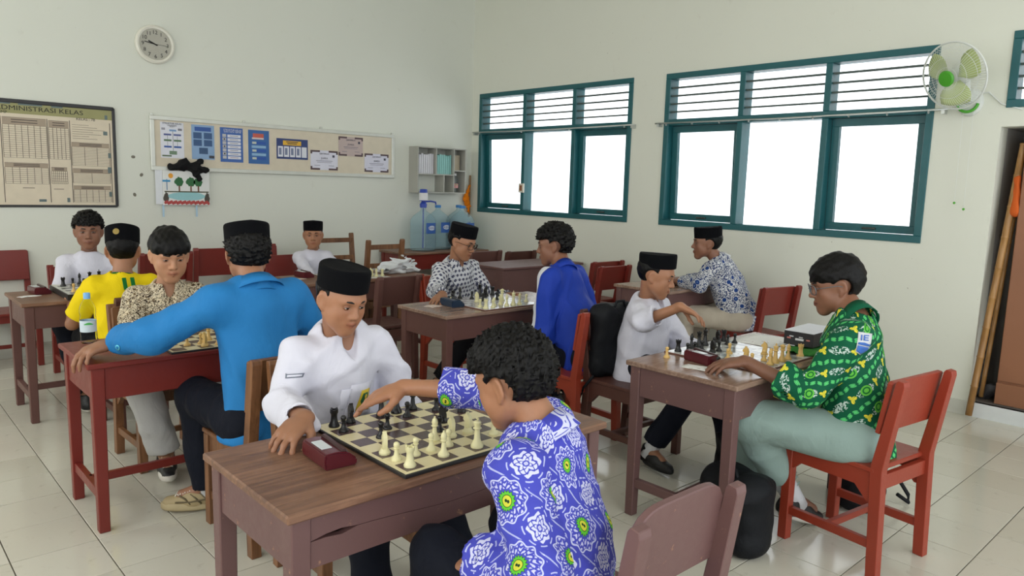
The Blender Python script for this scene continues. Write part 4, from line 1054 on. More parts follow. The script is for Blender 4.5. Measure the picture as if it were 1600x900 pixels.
    # G: small white shirt, black cap, far centre
    person('person', 'person in white shirt and black cap behind the far table, facing the camera', dict(
        pelvis=(3.12, 6.06, .44), neck=(3.150, 6.03, .845), head=(3.130, 5.98, .985), look=(-118, -3, 0), az=-112, s=.84, hs=.98, skin='mid', seed=19,
        hair='cap', peci=dict(tilt=4, hgt=.080, r=(.085, .100), up=.052), eyes=(10, -12, 0), wrR=(2.98, 5.60, .60), wrL=(3.30, 5.60, .60), knR=(3.0, 5.62, .46), anR=(3.0, 5.66, .10), knL=(3.24, 5.62, .46), anL=(3.24, 5.66, .10),
        shirt=dict(mat=C_WHITE, collar='stand', sleeve=.9, inf=.020), trousers=dict(mat=C_NAVY), shoe=(S_BLACK, S_SOLE)))
    # H: glasses and dotted batik
    person('person', 'person with glasses, black cap and navy-dotted shirt, hand beside a blue clock', dict(
        pelvis=(3.36, 4.22, .49), neck=(3.305, 4.16, .925), head=(3.300, 4.09, 1.061), look=(-72, -19, 2), az=-84, s=1.02, hs=1.0, h=.0065, hb=.0055, skin='mid', seed=22,
        hair='short', peci=dict(tilt=8, hgt=.080, r=(.085, .101)), eyes=(6, -20, -8), glasses=M_FRAME, wrR=(2.86, 3.735, .765), elR=(3.02, 4.02, .74), handR=dict(f=(-.82, -.45, -.22), dn=(-.1, 0, -1), curl=(.5, .5, .55, .6), spread=.15, side=(.4, -.8, 0)),
        wrL=(3.50, 3.80, .70), knR=(3.22, 3.82, .5), anR=(3.02, 3.98, .10), knL=(3.42, 3.80, .5), anL=(3.40, 3.78, .10), toeR=(-.6, -.6),
        shirt=dict(mat=C_DOTS, collar='fold', sleeve=.93, inf=.022, fold=.009, vneck=.08), trousers=dict(mat=C_BLACK), shoe=(S_BLACK, S_SOLE)))
    # I: royal blue jersey
    i = person('person', 'person in royal blue long-sleeved jersey with a white side stripe, seen from behind', dict(
        pelvis=(3.26, 2.85, .49), neck=(3.215, 3.02, 1.005), head=(3.228, 3.11, 1.120), look=(130, -10, 0), az=106, s=1.06, hs=1.0, h=.0065, skin='dark', seed=25,
        hair='curly', eyes=(6, -16, -8), wrL=(3.02, 3.20, .56), elL=(3.02, 2.98, .62), wrR=(3.45, 3.26, .72), knR=(3.42, 3.22, .5), anR=(3.42, 3.24, .10), knL=(3.18, 3.24, .5), anL=(3.18, 3.28, .10),
        shirt=dict(mat=C_SPORT, collar='stand', sleeve=.95, inf=.024, fold=.008, hem=-.03), trousers=dict(mat=C_NAVY), shoe=(S_BLACK, S_SOLE)))
    # J: white shirt reaching for a black piece
    person('person', 'person in white shirt and black cap reaching for a black piece on the right-hand board', dict(
        pelvis=(3.34, 2.50, .50), neck=(3.322, 2.46, .870), head=(3.285, 2.385, 1.012), look=(-66, -17, 0), az=-82, s=.96, hs=.99, h=.006, hb=.0045, skin='mid', seed=28,
        hair='cap', peci=dict(tilt=16, hgt=.072, r=(.084, .102)), eyes=(8, -20, -8),
        shR=(3.175, 2.41, .815), wrR=(3.075, 2.075, .902), elR=(3.05, 2.28, .80), handR=dict(f=(.42, -.80, -.38), dn=(-.1, -.35, -.9), curl=(.55, .6, .65, .7), spread=.07, thumb=.9, side=(.75, .35, -.2), s=1.02),
        wrL=(3.46, 2.12, .60), elL=(3.54, 2.36, .60), knR=(3.17, 2.04, .49), anR=(3.12, 2.24, .10), knL=(3.40, 2.02, .49), anL=(3.36, 1.92, .12), toeR=(-.2, -1), toeL=(-.3, -1), sock=C_SOCK,
        shirt=dict(mat=C_WHITE, collar='stand', sleeve=.38, slL=.92, cuff=.056, inf=.024, fold=.007, vneck=.07, hem=-.06, w=1.16), trousers=dict(mat=C_NAVY, len=.86), shoe=(S_BLACK, S_BLACK)))
    # K: green batik, glasses
    k = person('person', 'person with grey glasses in green leaf batik shirt and sage trousers, hand on the clock', dict(
        pelvis=(3.06, 1.17, .50), neck=(3.075, 1.235, .995), head=(3.120, 1.340, 1.095), look=(128, -15, 0), az=112, s=1.10, hs=1.0, h=.006, hb=.0045, skin='dark', seed=31,
        hair='bowl', eyes=(-4, -20, -14), glasses=M_FRAME2,
        wrL=(2.765, 1.535, .775), elL=(2.80, 1.27, .695), handL=dict(f=(-.72, .66, -.14), dn=(-.1, .05, -1), curl=(.55, .6, .65, .7), spread=.08, side=(.5, .8, 0)),
        wrR=(3.20, 1.56, .62), knL=(2.80, 1.52, .53), anL=(3.06, 1.41, .13), knR=(3.02, 1.62, .53), anR=(3.12, 1.68, .11), toeL=(.8, -.3, -.25), toeR=(.5, .4), sock=C_SOCK,
        shirt=dict(mat=C_GREEN, collar='stand', sleeve=.42, cuff=.072, inf=.022, fold=.007, hem=-.05, h=.006, drop=.03), trousers=dict(mat=C_SAGE, w=1.12, len=.80), shoe=(S_BLACK, S_SOLE)))
    sh = kid(k, 'shirt'); bb = plain('badge_blue', (60, 108, 190), .6)
    project(k, sh, 'x', (2.945, 1.16, .905), (-.75, -.65, .1), (.08, 0, 1), [('sleeve_badge', [(-.030, -.034), (-.004, -.046), (.030, -.034), (.034, .040), (-.028, .044)], C_SOCK, .001), ('badge_stripe', [(-.029, -.030), (-.004, -.043), (.030, -.030), (.030, -.016), (-.026, -.008)], bb, .003), ('badge_stripe', [(-.026, -.004), (.031, -.012), (.032, -.004), (.0, .004), (-.024, .004)], bb, .003)]
        +[('badge_letter', q, bb, .004) for q in (rect(-.018, .012, -.013, .034), rect(-.006, .012, -.001, .034), rect(-.001, .030, .016, .034), rect(-.001, .021, .014, .025), rect(-.001, .012, .016, .016))])
    # L: blue and white batik leaning on the far right table
    person('person', 'person in blue and white blossom batik, beige trousers, leaning on the far right table', dict(
        pelvis=(5.16, 2.90, .50), neck=(5.075, 3.10, .960), head=(5.010, 3.18, 1.072), look=(132, -3, 0), az=108, s=1.04, hs=1.04, h=.0065, skin='dark', seed=35,
        hair='cap', peci=dict(tilt=-2, hgt=.076, r=(.085, .102)), eyes=(8, -14, -4), wrL=(4.92, 3.36, .76), elL=(4.86, 3.12, .77), wrR=(5.06, 3.42, .76), elR=(5.32, 3.24, .77),
        knL=(4.90, 3.26, .50), anL=(4.92, 3.30, .10), knR=(5.22, 3.30, .50), anR=(5.22, 3.34, .10),
        shirt=dict(mat=C_BW, collar='stand', sleeve=.85, inf=.026, fold=.008, hem=-.02, hunch=.03), trousers=dict(mat=C_BEIGE, w=1.1), shoe=(S_BLACK, S_SOLE)))
people()
# ------------------------------------------------------------------ chess sets
CH_B = plain('black_chess_plastic', (20, 20, 22), .3); CH_W = plain('cream_chess_plastic', (226, 220, 172), .35); CH_Y = plain('yellow_wood_piece', (222, 184, 112), .35)
PROF = {
 'pawn': [(.0145, 0), (.0150, .004), (.0125, .008), (.0075, .013), (.0055, .024), (.0052, .030), (.0088, .0325), (.0060, .0345), (.0085, .040), (.0080, .046), (.0045, .0495), (0, .0505)],
 'rook': [(.0165, 0), (.0170, .005), (.0140, .010), (.0105, .018), (.0092, .034), (.0100, .040), (.0125, .044), (.0125, .054), (.0085, .054), (.0085, .049), (0, .049)],
 'bishop': [(.0160, 0), (.0165, .005), (.0130, .010), (.0080, .018), (.0058, .040), (.0105, .044), (.0070, .047), (.0092, .055), (.0070, .063), (.0030, .068), (.0034, .071), (0, .0735)],
 'queen': [(.0175, 0), (.0180, .005), (.0145, .011), (.0090, .022), (.0066, .048), (.0125, .052), (.0080, .056), (.0120, .070), (.0105, .070), (.0060, .073), (.0035, .077), (0, .079)],
 'king': [(.0180, 0), (.0185, .006), (.0150, .012), (.0095, .024), (.0072, .052), (.0130, .056), (.0082, .060), (.0115, .074), (.0090, .077), (.0030, .078), (0, .0785)]}
_pc = {}
def piece_mesh(kind, m):
    if (kind, m.name) in _pc: return _pc[kind, m.name]
    bm = bmesh.new()
    if kind == 'knight':
        lathe(bm, [(.0160, 0), (.0165, .005), (.0130, .010), (.0105, .016), (0, .017)], 16)
        sil = [(-.010, .014), (.010, .014), (.0095, .026), (.0070, .034), (.0135, .036), (.0160, .042), (.0130, .048), (.0050, .056), (.0040, .063), (-.0005, .058), (-.0080, .053), (-.0120, .040), (-.0115, .026)]
        prism(bm, sil, -.0058, .0058)
    else:
        lathe(bm, PROF[kind], 16)
        if kind == 'king': box(bm, -.0016, -.0016, .077, .0016, .0016, .090); box(bm, -.0050, -.0016, .082, .0050, .0016, .0852)
        if kind == 'rook':
            for k in range(4): box(bm, -.002, .0078, .0535, .002, .0128, .0572, M=RZ(k*PI/2+.4))
        if kind == 'queen':
            for k in range(6): box(bm, -.0018, .0085, .0695, .0018, .0122, .0735, M=RZ(k*PI/3))
    me = bpy.data.meshes.new('chess_'+kind); bm.normal_update(); bm.to_mesh(me); bm.free(); me.materials.append(m)
    me.polygons.foreach_set('use_smooth', [True]*len(me.polygons)); me.set_sharp_from_angle(angle=math.radians(40)); _pc[kind, m.name] = me; return me
FILES = ['leftmost', 'second', 'third', 'fourth', 'fifth', 'sixth', 'seventh', 'rightmost']
ROWS = ['nearest', 'second', 'third', 'fourth', 'fifth', 'sixth', 'seventh', 'farthest']
def piece(kind, m, colour, x, y, z, label, group, sc=1.0, rot=None):
    o = bpy.data.objects.new('chess_'+kind, piece_mesh(kind, m)); COL.objects.link(o); o.location = (x, y, z); o.scale = (sc,)*3
    o.rotation_euler = (0, 0, rot if rot is not None else random.uniform(-.4, .4)+(PI/2 if 'black' not in colour else -PI/2)); return tag(o, label, 'chess piece', group)
K = dict(P='pawn', R='rook', N='knight', B='bishop', Q='queen', K='king')
def board(name, label, x0, y0, z, sq, lightc, darkc, margin, th, rim, W, B, wm, where, wname='cream', sc=1.0, rough=.3):
    t = thing('chess_board', label, 'chess board', (x0, y0, z), 0, 'chess boards'); s = sq*8
    from_bm('board_base', bx(-margin, -margin, 0, s+margin, s+margin, th, bev=.0015), rim, t)
    ml = plain('light_square_'+name, lightc, rough, var=.03); md = plain('dark_square_'+name, darkc, rough, var=.05)
    from_bm('board_border', bx(-margin+.006, -margin+.006, th, s+margin-.006, s+margin-.006, th+.0006), ml, t); tz = th+.0006
    me = {}
    for i in range(8):
        for j in range(8):
            dk = (i+j) % 2 == 0
            if dk not in me:
                o = from_bm('square', bx(.0004, .0004, 0, sq-.0004, sq-.0004, .0006), md if dk else ml, t); me[dk] = o.data
            else: o = bpy.data.objects.new('square', me[dk]); COL.objects.link(o); o.parent = t
            o.location = (i*sq, j*sq, tz)
    used = set()
    for spec, m, c in ((W, wm, wname), (B, CH_B, 'black')):
        for tok in spec.split():
            k, i, j = tok[0], int(tok[1]), int(tok[2])
            piece(K[k], m, c, x0+(i+.5)*sq+random.uniform(-.004, .004), y0+(j+.5)*sq+random.uniform(-.004, .004), z+tz+.0006, '%s %s on %s, %s column, %s row' % (c, K[k], where, FILES[i], ROWS[j]), 'chess pieces on '+where, sc)
    return t
M_BRIM = plain('black_board_rim', (34, 34, 34), .45); M_RIMB = plain('brown_board_rim', (110, 70, 60), .4)
board('near', 'brown and cream folding chessboard with black rim on the nearest table', 1.051, 1.511, .72, .0575, (226, 214, 170), (84, 66, 66), .018, .010, M_BRIM,
      'R00 P01 N02 P11 B20 P21 P31 B32 N42 N52 K40 P61', 'R07 P06 N17 P14 P25 Q37 K47 P46 B57 P66 R77 P75 N54 P43', CH_W, 'the nearest board', rough=.22)
board('right', 'glossy pale chessboard between the white-shirted reacher and the green batik person', 2.845, 1.512, .72, .0575, (212, 214, 212), (150, 152, 152), .015, .006, M_RIMB,
      'P34 P13 N22 P11 N52 B20 K30 P31 Q40 P41 B50 R70', 'R07 P06 B27 Q37 K47 P26 P16 N25 P35 P46 R77 P66 P76 N67', CH_Y, 'the right board', 'yellow wooden', 1.0, .12)
board('middle', 'glossy pale chessboard on the middle table by the blue clock', 2.865, 3.315, .72, .0565, (214, 214, 216), (156, 150, 154), .012, .006, M_RIMB,
      'N24 P01 R00 P21 Q53 B30 N31 K40 B50 P71 P10', 'B27 P36 K57 N56 P34 B67 P76 P54 R77 R17 P06', CH_W, 'the middle board', 'cream', 1.05, .12)
board('left', 'thick black-rimmed chessboard box on the far left table', 1.022, 4.965, .72, .055, (206, 208, 200), (86, 84, 80), .025, .035, M_BRIM,
      'P01 R22 P33', 'R06 P16 B27 P25 Q37 P36 K47 P57', CH_Y, 'the far left board', 'yellow wooden')
board('red_table', 'cream and brown chessboard on the red table', 1.035, 3.225, .72, .0575, (226, 216, 178), (84, 66, 62), .015, .008, M_BRIM,
      'P11 N20 P21 B32 P41 R30 P52', 'R07 P16 N27 P36 K47', CH_Y, 'the red table board', 'yellow wooden')
board('far', 'pale chessboard on the far table beside the plastic bag', 2.80, 4.905, .72, .055, (210, 210, 206), (140, 136, 136), .012, .005, M_RIMB,
      'R71 N61 B51 Q41 K31 P62 P52', 'R06 N16 B26 Q37 P27', CH_W, 'the far board')
piece('pawn', CH_Y, 'w', 2.752, 1.915, .72, 'yellow wooden pawn standing off the board on the right-hand table', 'captured pieces')
piece('pawn', CH_B, 'black', 2.775, 1.665, .72, 'black pawn at the end of the maroon clock on the right-hand table', 'captured pieces')
piece('pawn', CH_W, 'w', 2.835, 3.70, .72, 'cream pawn off the middle board, nearer the glasses wearer', 'captured pieces')
piece('pawn', CH_W, 'w', 2.825, 3.60, .72, 'cream pawn off the middle board, nearer the blue clock', 'captured pieces')
M_MAROON = plain('maroon_clock_plastic', (84, 26, 34), .25); M_NAVYP = plain('dark_blue_clock_plastic', (26, 48, 72), .3); M_DISP = plain('pale_clock_display', (196, 204, 206), .2)
def clock(label, x, y, rz, m, disp=True):
    t = thing('chess_clock', label, 'chess clock', (x, y, .72), math.radians(rz), 'chess clocks')
    bm = bmesh.new(); prism(bm, [(-.045, 0), (.045, 0), (.046, .018), (.020, .040), (-.012, .046), (-.045, .044), (-.048, .02)], -.075, .075)
    bmesh.ops.bevel(bm, geom=bm.edges[:], offset=.004, segments=2, affect='EDGES'); from_bm('case', bm, m, t, True, 35)
    if disp: from_bm('display', bx(-.038, -.034, .0445, -.008, .034, .0475, bev=.001), M_DISP, t)
    bm = bx(.004, -.068, .036, .020, .068, .050, bev=.004, M=T(0, 0, 0) @ RX(.04)); from_bm('rocker', bm, plain('dark_rocker', (50, 20, 24) if m is M_MAROON else (20, 30, 44), .3), t); return t
clock('maroon chess clock with pale display on the nearest table', .952, 1.735, -4, M_MAROON)
clock('maroon chess clock under the green batik person\'s hand', 2.815, 1.765, -10, M_MAROON)
clock('dark blue chess clock by the glasses wearer\'s hand', 2.815, 3.575, -6, M_NAVYP, False)
clock('maroon chess clock on the far left table', .925, 5.33, 6, M_MAROON)
clock('maroon chess clock at the left of the far table behind the azure jacket', 2.68, 5.27, 4, M_MAROON)
M_PAPER = plain('white_paper', (232, 232, 230), .6); M_PINK = plain('pinkish_paper', (214, 196, 188), .6)
def paper(label, x, y, w, d, rz, m=None, z=.7206, cat='paper'):
    bm = bmesh.new(); n = 5
    vs = [[bm.verts.new((-w/2+w*i/n, -d/2+d*j/n, .0006+.0015*math.sin(i*1.3+j))) for j in range(n+1)] for i in range(n+1)]
    for i in range(n):
        for j in range(n): bm.faces.new((vs[i][j], vs[i+1][j], vs[i+1][j+1], vs[i][j+1]))
    o = from_bm('paper_sheet', bm, m or M_PAPER, None, True); md = o.modifiers.new('t', 'SOLIDIFY'); md.thickness = .0006; o.location = (x, y, z); o.rotation_euler = (0, 0, math.radians(rz)); return tag(o, label, cat)
paper('large white sheet at the far right end of the right-hand table', 3.50, 1.845, .30, .24, 4)
paper('score slip under the glasses wearer\'s hand on the middle table', 2.70, 3.62, .10, .08, 12, M_PINK)
paper('small white score slip beside the clock on the far left table', .85, 5.22, .12, .06, 20)
paper('small slip near the water bottle on the red table', .90, 3.56, .07, .05, 30)
paper('score slip between the clock and the corner of the right-hand table', 2.70, 1.72, .08, .12, 8)
paper('score slip at the left end of the far table', 2.58, 5.18, .12, .07, 6, M_PINK)

# ------------------------------------------------------------------ text helper
def text(name, s, size, M, mat, parent, ext=.0008, align='CENTER', sx=1.0):
    cu = bpy.data.curves.new(name, 'FONT'); cu.body = s; cu.size = size; cu.extrude = ext; cu.align_x = align; cu.align_y = 'CENTER'; cu.resolution_u = 3
    o = bpy.data.objects.new(name, cu); COL.objects.link(o); dg = bpy.context.evaluated_depsgraph_get(); me = bpy.data.meshes.new_from_object(o.evaluated_get(dg)); bpy.data.objects.remove(o); bpy.data.curves.remove(cu)
    me.transform(M @ Matrix.Diagonal((sx, 1, 1, 1))); me.name = name; me.materials.clear(); me.materials.append(mat)
    r = bpy.data.objects.new(name, me); COL.objects.link(r); r.parent = parent; return r
FACE = RX(PI/2)   # text on the back wall, readable from the room
INK = plain('black_ink', (30, 28, 30), .7); INKB = plain('blue_ink', (40, 70, 150), .7)
# ---- wall clock
t = thing('wall_clock', 'round white-rimmed wall clock with grey face', 'clock', (2.132, YB, 2.571))
G = RX(PI/2)
bm = bmesh.new(); lathe(bm, [(.10, 0), (.152, .002), (.160, .014), (.158, .030), (.145, .040), (.130, .036), (.126, .026), (0, .0255)], 48, G); from_bm('rim', bm, plain('clock_rim_white', (226, 224, 212), .35), t, True, 40)
bm = bmesh.new(); lathe(bm, [(.126, .0262), (.126, .0268), (0, .0268)], 48, G); from_bm('dial', bm, plain('clock_dial_grey', (186, 184, 172), .5), t)
for k in range(1, 13):
    a = PI/2-k*PI/6; text('numeral', str(k), .044, T(.099*math.cos(a), -.0272, .099*math.sin(a)-.001) @ FACE, INK, t)
def hand(nm, ang, L, w, z):
    a = math.radians(90-ang); bm = bmesh.new(); box(bm, -w/2, -.001, -.018, w/2, .001, L, M=T(0, -.030-z, 0) @ RY(math.radians(ang))); from_bm(nm, bm, INK, t)
hand('hour_hand', 294, .060, .010, 0); hand('minute_hand', 280, .088, .007, .002); hand('second_hand', 92, .098, .0025, .004)
bm = bmesh.new(); lathe(bm, [(.126, .040), (.06, .046), (0, .048)], 40, G, close=False); from_bm('cover_glass', bm, M_GLASS, t, True)
# ---- notice board
t = thing('notice_board', 'long cream notice board with aluminium frame on the back wall', 'notice board', (2.065, YB, 1.515))
BW, BH = 2.485, .465; M_ALU = plain('aluminium_frame', (206, 208, 200), .35, Metallic=.3)
from_bm('panel', bx(.02, -.022, .02, BW-.02, -.006, BH-.02), plain('cream_panel', (214, 204, 184), .6, 30, .1), t)
for a in ((0, -.032, 0, BW, -.002, .035), (0, -.032, BH-.035, BW, -.002, BH), (0, -.032, .035, .035, -.002, BH-.035), (BW-.035, -.032, .035, BW, -.002, BH-.035)): from_bm('frame', bx(*a, bev=.003), M_ALU, t)
for x in (.02, .83, 1.62, BW-.02): from_bm('hook', bx(x-.012, -.02, BH, x+.012, 0, BH+.02, bev=.002), M_ALU, t)
CB = {}
def cm(rgb):
    if rgb not in CB: CB[rgb] = plain('print_%02x%02x%02x' % rgb, rgb, .45, var=.06)
    return CB[rgb]
def sheet(name, label, x0, z1, x1, z0, base, items, texts=(), y=YB-.0235, rot=0.0, cat='poster', group='notices pinned on the board', th=.0012):
    o = thing(name, label, cat, ((x0+x1)/2, y, (z0+z1)/2), 0, group, (0, rot, 0)); w, h = x1-x0, z1-z0
    from_bm('sheet', bx(-w/2, -th, -h/2, w/2, 0, h/2), cm(base), o)
    by = {}
    for q, (a, b, c, d, col) in enumerate(items): by[q] = (col, [(a, b, c, d, q)])
    for col, L in by.values():
        bm = bmesh.new()
        for a, b, c, d, q in L: box(bm, -w/2+a*w, -th-.0006-.00011*q, h/2-d*h, -w/2+c*w, -th+.0002, h/2-b*h)
        from_bm('printed_area', bm, cm(col), o)
    for s, u, v, size, col in texts: text('lettering', s, size, T(-w/2+u*w, -th-.0034, h/2-v*h) @ FACE, cm(col), o, .0003)
    return o
W_, NB, LB, GN, DK = (222, 224, 234), (44, 84, 158), (120, 156, 200), (110, 136, 110), (52, 52, 60)
sheet('poster', 'white organisation chart with blue and green name boxes, leftmost on the board', 2.148, 1.931, 2.344, 1.624, W_,
 [(.52, .22, .535, .88, DK), (.29, .33, .30, .72, DK), (.71, .33, .72, .72, DK), (.38, .20, .68, .25, LB)]+[(x, z, x+.32, z+.05, c) for z, c in ((.32, (86, 96, 150)), (.48, (84, 116, 84)), (.66, NB)) for x in (.14, .56)]+[(.36, .80, .68, .90, GN), (.05, .16, .20, .22, (150, 150, 160)), (.75, .16, .92, .22, (120, 120, 130)), (.05, .92, .45, .96, (90, 110, 80))],
 [('STRUKTUR KELAS', .5, .035, .020, DK), ('ORGANISASI', .5, .09, .014, DK), ('KELAS 7', .5, .125, .012, DK)])
sheet('poster', 'pale blue poster with five dark blue panels', 2.41, 1.928, 2.611, 1.624, (136, 168, 206), [(.14, .06, .86, .18, NB)]+[(x, z, x+.36, z+.18, (50, 84, 130)) for x in (.08, .54) for z in (.22, .43)]+[(.32, .66, .70, .84, (48, 80, 120)), (.75, .88, .98, .96, DK)])
sheet('poster', 'blue poster with seven white rows and small portraits', 2.664, 1.923, 2.876, 1.611, (56, 98, 172), [(.32, .20+.105*k, .90, .28+.105*k, W_) for k in range(7)]+[(.10, .19+.105*k, .26, .275+.105*k, (190, 190, 190)) for k in range(7)]+[(.42, .232+.105*k, .78, .246+.105*k, (150, 110, 120) if k == 6 else (120, 120, 130)) for k in range(7)]+[(.15, .21+.105*k, .21, .255+.105*k, DK) for k in range(1, 7, 2)], [('STRUKTUR KELAS', .54, .07, .021, W_), ('DAN TATA TERTIB', .54, .125, .019, W_)])
sheet('poster', 'blue poster with red mosque emblem and rounded stripes', 2.927, 1.919, 3.131, 1.606, (50, 100, 164), [(.22, .10, .74, .22, (196, 92, 78)), (.18, .22, .74, .27, (214, 200, 196))]+[(.16, .34+.115*k, .84, .415+.115*k, ((36, 84, 170), (140, 180, 214))[k % 2]) for k in range(5)]+[(.18, .345+.23*k, .38, .41+.23*k, (190, 200, 190)) for k in range(3)])
sheet('poster', 'landscape blue poster with yellow title and five white columns', 3.206, 1.860, 3.532, 1.665, (44, 62, 118), [(.20, .10, .78, .32, (226, 178, 50))]+[(.04+.19*k, .38, .20+.19*k, .90, W_) for k in range(5)]+[(.07+.19*k, .46, .15+.19*k, .80, (120, 130, 160)) for k in range(4)]+[(.30, .14, .68, .18, DK), (.34, .22, .64, .26, DK)])
def cert(label, x0, z1, x1, z0, base): return sheet('certificate', label, x0, z1, x1, z0, base, [(0, 0, .34, .09, (84, 64, 70)), (.66, 0, 1, .09, (84, 64, 70)), (0, .91, .34, 1, (84, 64, 70)), (.66, .91, 1, 1, (84, 64, 70)), (0, .09, .06, .18, (84, 64, 70)), (.94, .09, 1, .18, (84, 64, 70)), (0, .82, .06, .91, (84, 64, 70)), (.94, .82, 1, .91, (84, 64, 70)), (.20, .52, .80, .545, (120, 116, 130)), (.24, .60, .76, .62, (130, 126, 140)), (.80, .22, .88, .34, (60, 60, 80)), (.14, .76, .34, .78, (110, 110, 130)), (.66, .76, .86, .78, (110, 110, 130))], [('SERTIFIKAT', .5, .17, .022, (84, 84, 100)), ('JUARA', .5, .40, .026, (96, 96, 110))])
cert('white certificate with dark corners, left of the three', 3.561, 1.767, 3.864, 1.573, (218, 218, 232)); cert('pinkish grey certificate with dark corners, upper one', 3.874, 1.921, 4.159, 1.726, (190, 172, 168)); cert('white certificate with dark corners, rightmost on the board', 4.18, 1.764, 4.477, 1.572, (216, 216, 232))
# ---- class administration chart
t = thing('wall_chart', 'large framed class administration chart at the left edge of the back wall', 'wall chart', (.38, YB, 1.605))
cw, chh = 1.41, .405; M_OLD = plain('aged_print_paper', (216, 204, 182), .5); M_LINE = cm((70, 58, 52)); M_HEAD = cm((164, 148, 128)); M_OLIVE = cm((150, 148, 98))
from_bm('sheet', bx(-cw, -.010, -chh, cw, 0, chh), M_OLD, t); from_bm('title_band', bx(-cw, -.0106, chh-.10, cw, -.010, chh-.012), M_OLIVE, t)
for a in ((-cw, -.018, chh-.022, cw, 0, chh+.008), (-cw, -.018, -chh-.008, cw, 0, -chh+.010), (cw-.016, -.018, -chh, cw+.008, 0, chh), (-cw-.008, -.018, -chh, -cw+.016, 0, chh)): from_bm('frame', bx(*a, bev=.004), cm((38, 38, 40)), t)
text('lettering', 'ADMINISTRASI KELAS', .050, T(1.565-.38, -.0112, 1.950-1.605) @ FACE, INK, t, .0003, 'RIGHT', 1.25); text('lettering', 'KELAS : 7B', .030, T(1.58-.38, -.0112, 1.902-1.605) @ FACE, INK, t, .0003); text('lettering', 'SMP', .03, T(1.02-.38, -.0112, 1.915-1.605) @ FACE, INK, t, .0003)
ln = bmesh.new(); hd = bmesh.new()
def cx(x): return x-.38
def cz(z): return z-1.605
def grid(x0, x1, z0, z1, nx, nz, head=.0):
    for k in range(nx+1): X = x0+(x1-x0)*k/nx; box(ln, cx(X)-.0014, -.0108, cz(z0), cx(X)+.0014, -.0100, cz(z1))
    for k in range(nz+1): Z = z0+(z1-z0)*k/nz; box(ln, cx(x0), -.0108, cz(Z)-.0009, cx(x1), -.0100, cz(Z)+.0009)
    if head: box(hd, cx(x0), -.0106, cz(z1), cx(x1), -.0100, cz(z1+head)); box(ln, cx(x0), -.0108, cz(z1+head)-.001, cx(x1), -.01, cz(z1+head)+.001); [box(ln, cx(x0+(x1-x0)*.2), -.0110, cz(z1+head*q)-.003, cx(x0+(x1-x0)*.8), -.0100, cz(z1+head*q)+.003) for q in (.35, .7)]
for dx in (0, -1.02):
    grid(1.01+dx, 1.30+dx, 1.575, 1.825, 7, 15, .055); grid(1.315+dx, 1.455+dx, 1.575, 1.82, 5, 15, .055); grid(1.01+dx, 1.30+dx, 1.375, 1.50, 6, 8, .035); grid(1.32+dx, 1.43+dx, 1.38, 1.48, 8, 5, .03)
    grid(1.47+dx, 1.745+dx, 1.53, 1.68, 3, 12, .035); grid(1.47+dx, 1.745+dx, 1.39, 1.47, 2, 7, .035); grid(1.47+dx, 1.745+dx, 1.235, 1.335, 6, 8, .032)
    for x in (1.0, 1.307, 1.463, 1.755): box(ln, cx(x+dx)-.0025, -.0108, cz(1.23), cx(x+dx)+.0025, -.01, cz(1.885))
    for k in range(7): box(ln, cx(1.48+dx), -.0108, cz(1.855-.018*k)-.0012, cx(1.48+dx+.12+.09*((k*37) % 5)/3), -.01, cz(1.855-.018*k)+.0012)
    box(ln, cx(1.12+dx), -.0108, cz(1.34), cx(1.20+dx), -.01, cz(1.344)); box(ln, cx(1.33+dx), -.0108, cz(1.335), cx(1.40+dx), -.01, cz(1.339))
from_bm('printed_lines', ln, M_LINE, t)['kind'] = 'stuff'; from_bm('heading_bands', hd, M_HEAD, t)['kind'] = 'stuff'
for x, z, w, h in ((1.72, 1.80, .03, .03), (1.745, 1.62, .02, .04), (1.74, 1.50, .025, .05), (1.25, 1.245, .05, .02), (1.43, 1.25, .02, .035), (1.74, 1.30, .02, .04), (1.73, 1.93, .02, .035), (1.2, 1.985, .16, .018), (1.02, 1.985, .10, .014), (1.38, 1.985, .08, .02)):
    from_bm('torn_tape', bx(cx(x)-w/2, -.0125, cz(z)-h/2, cx(x)+w/2, -.0100, cz(z)+h/2), cm((96, 112, 112)), t)
# ---- painted landscape box under the notice board
t = thing('painted_picture', 'child\'s landscape painting with three trees and pond, hung under the notice board', 'picture', (2.35, YB, 1.365))
from_bm('board', bx(-.20, -.045, -.152, .20, -.002, .150, bev=.002), cm((226, 228, 226)), t); from_bm('side_flap', bx(-.258, -.030, -.145, -.202, -.024, .155), cm((224, 228, 234)), t)
def disc(nm, x, z, rx, rz, col, y=-.0465, n=18, wob=0):
    bm = bmesh.new(); pts = [(x+rx*(1+wob*math.sin(k*5.1))*math.cos(2*PI*k/n), z+rz*(1+wob*math.cos(k*3.7))*math.sin(2*PI*k/n)) for k in range(n)]; prism(bm, pts, y, y+.0022); from_bm(nm, bm, cm(col), t)
disc('painted_sun', -.135, .105, .020, .022, (230, 160, 40)); disc('pond', .0, -.072, .165, .038, (150, 200, 206), wob=.06)
for x, r in ((-.065, .038), (.035, .040), (.100, .038)):
    disc('tree_crown', x, .055, r, .040, (34, 100, 50), wob=.14); from_bm('trunk', bx(x-.006, -.0472, -.03, x+.006, -.044, .02), cm((110, 70, 44)), t)
from_bm('hill_line', bx(-.19, -.047, -.038, .19, -.044, -.028), cm((70, 70, 40)), t); from_bm('signpost', bx(-.172, -.047, -.02, -.166, -.044, .075), cm((70, 120, 170)), t); from_bm('sign', bx(-.205, -.0475, .052, -.140, -.044, .068), cm((50, 140, 190)), t)
rb = bmesh.new()
for k in range(30): x = -.185+.37*k/29; prism(rb, [(x+.012*math.cos(a), -.128+.016*math.sin(a)+.006*math.sin(k*2.1)) for a in np.linspace(0, 2*PI, 7)[:-1]], -.0474-.0002*(k % 3), -.044)
from_bm('flower_border', rb, cm((176, 66, 62)), t)
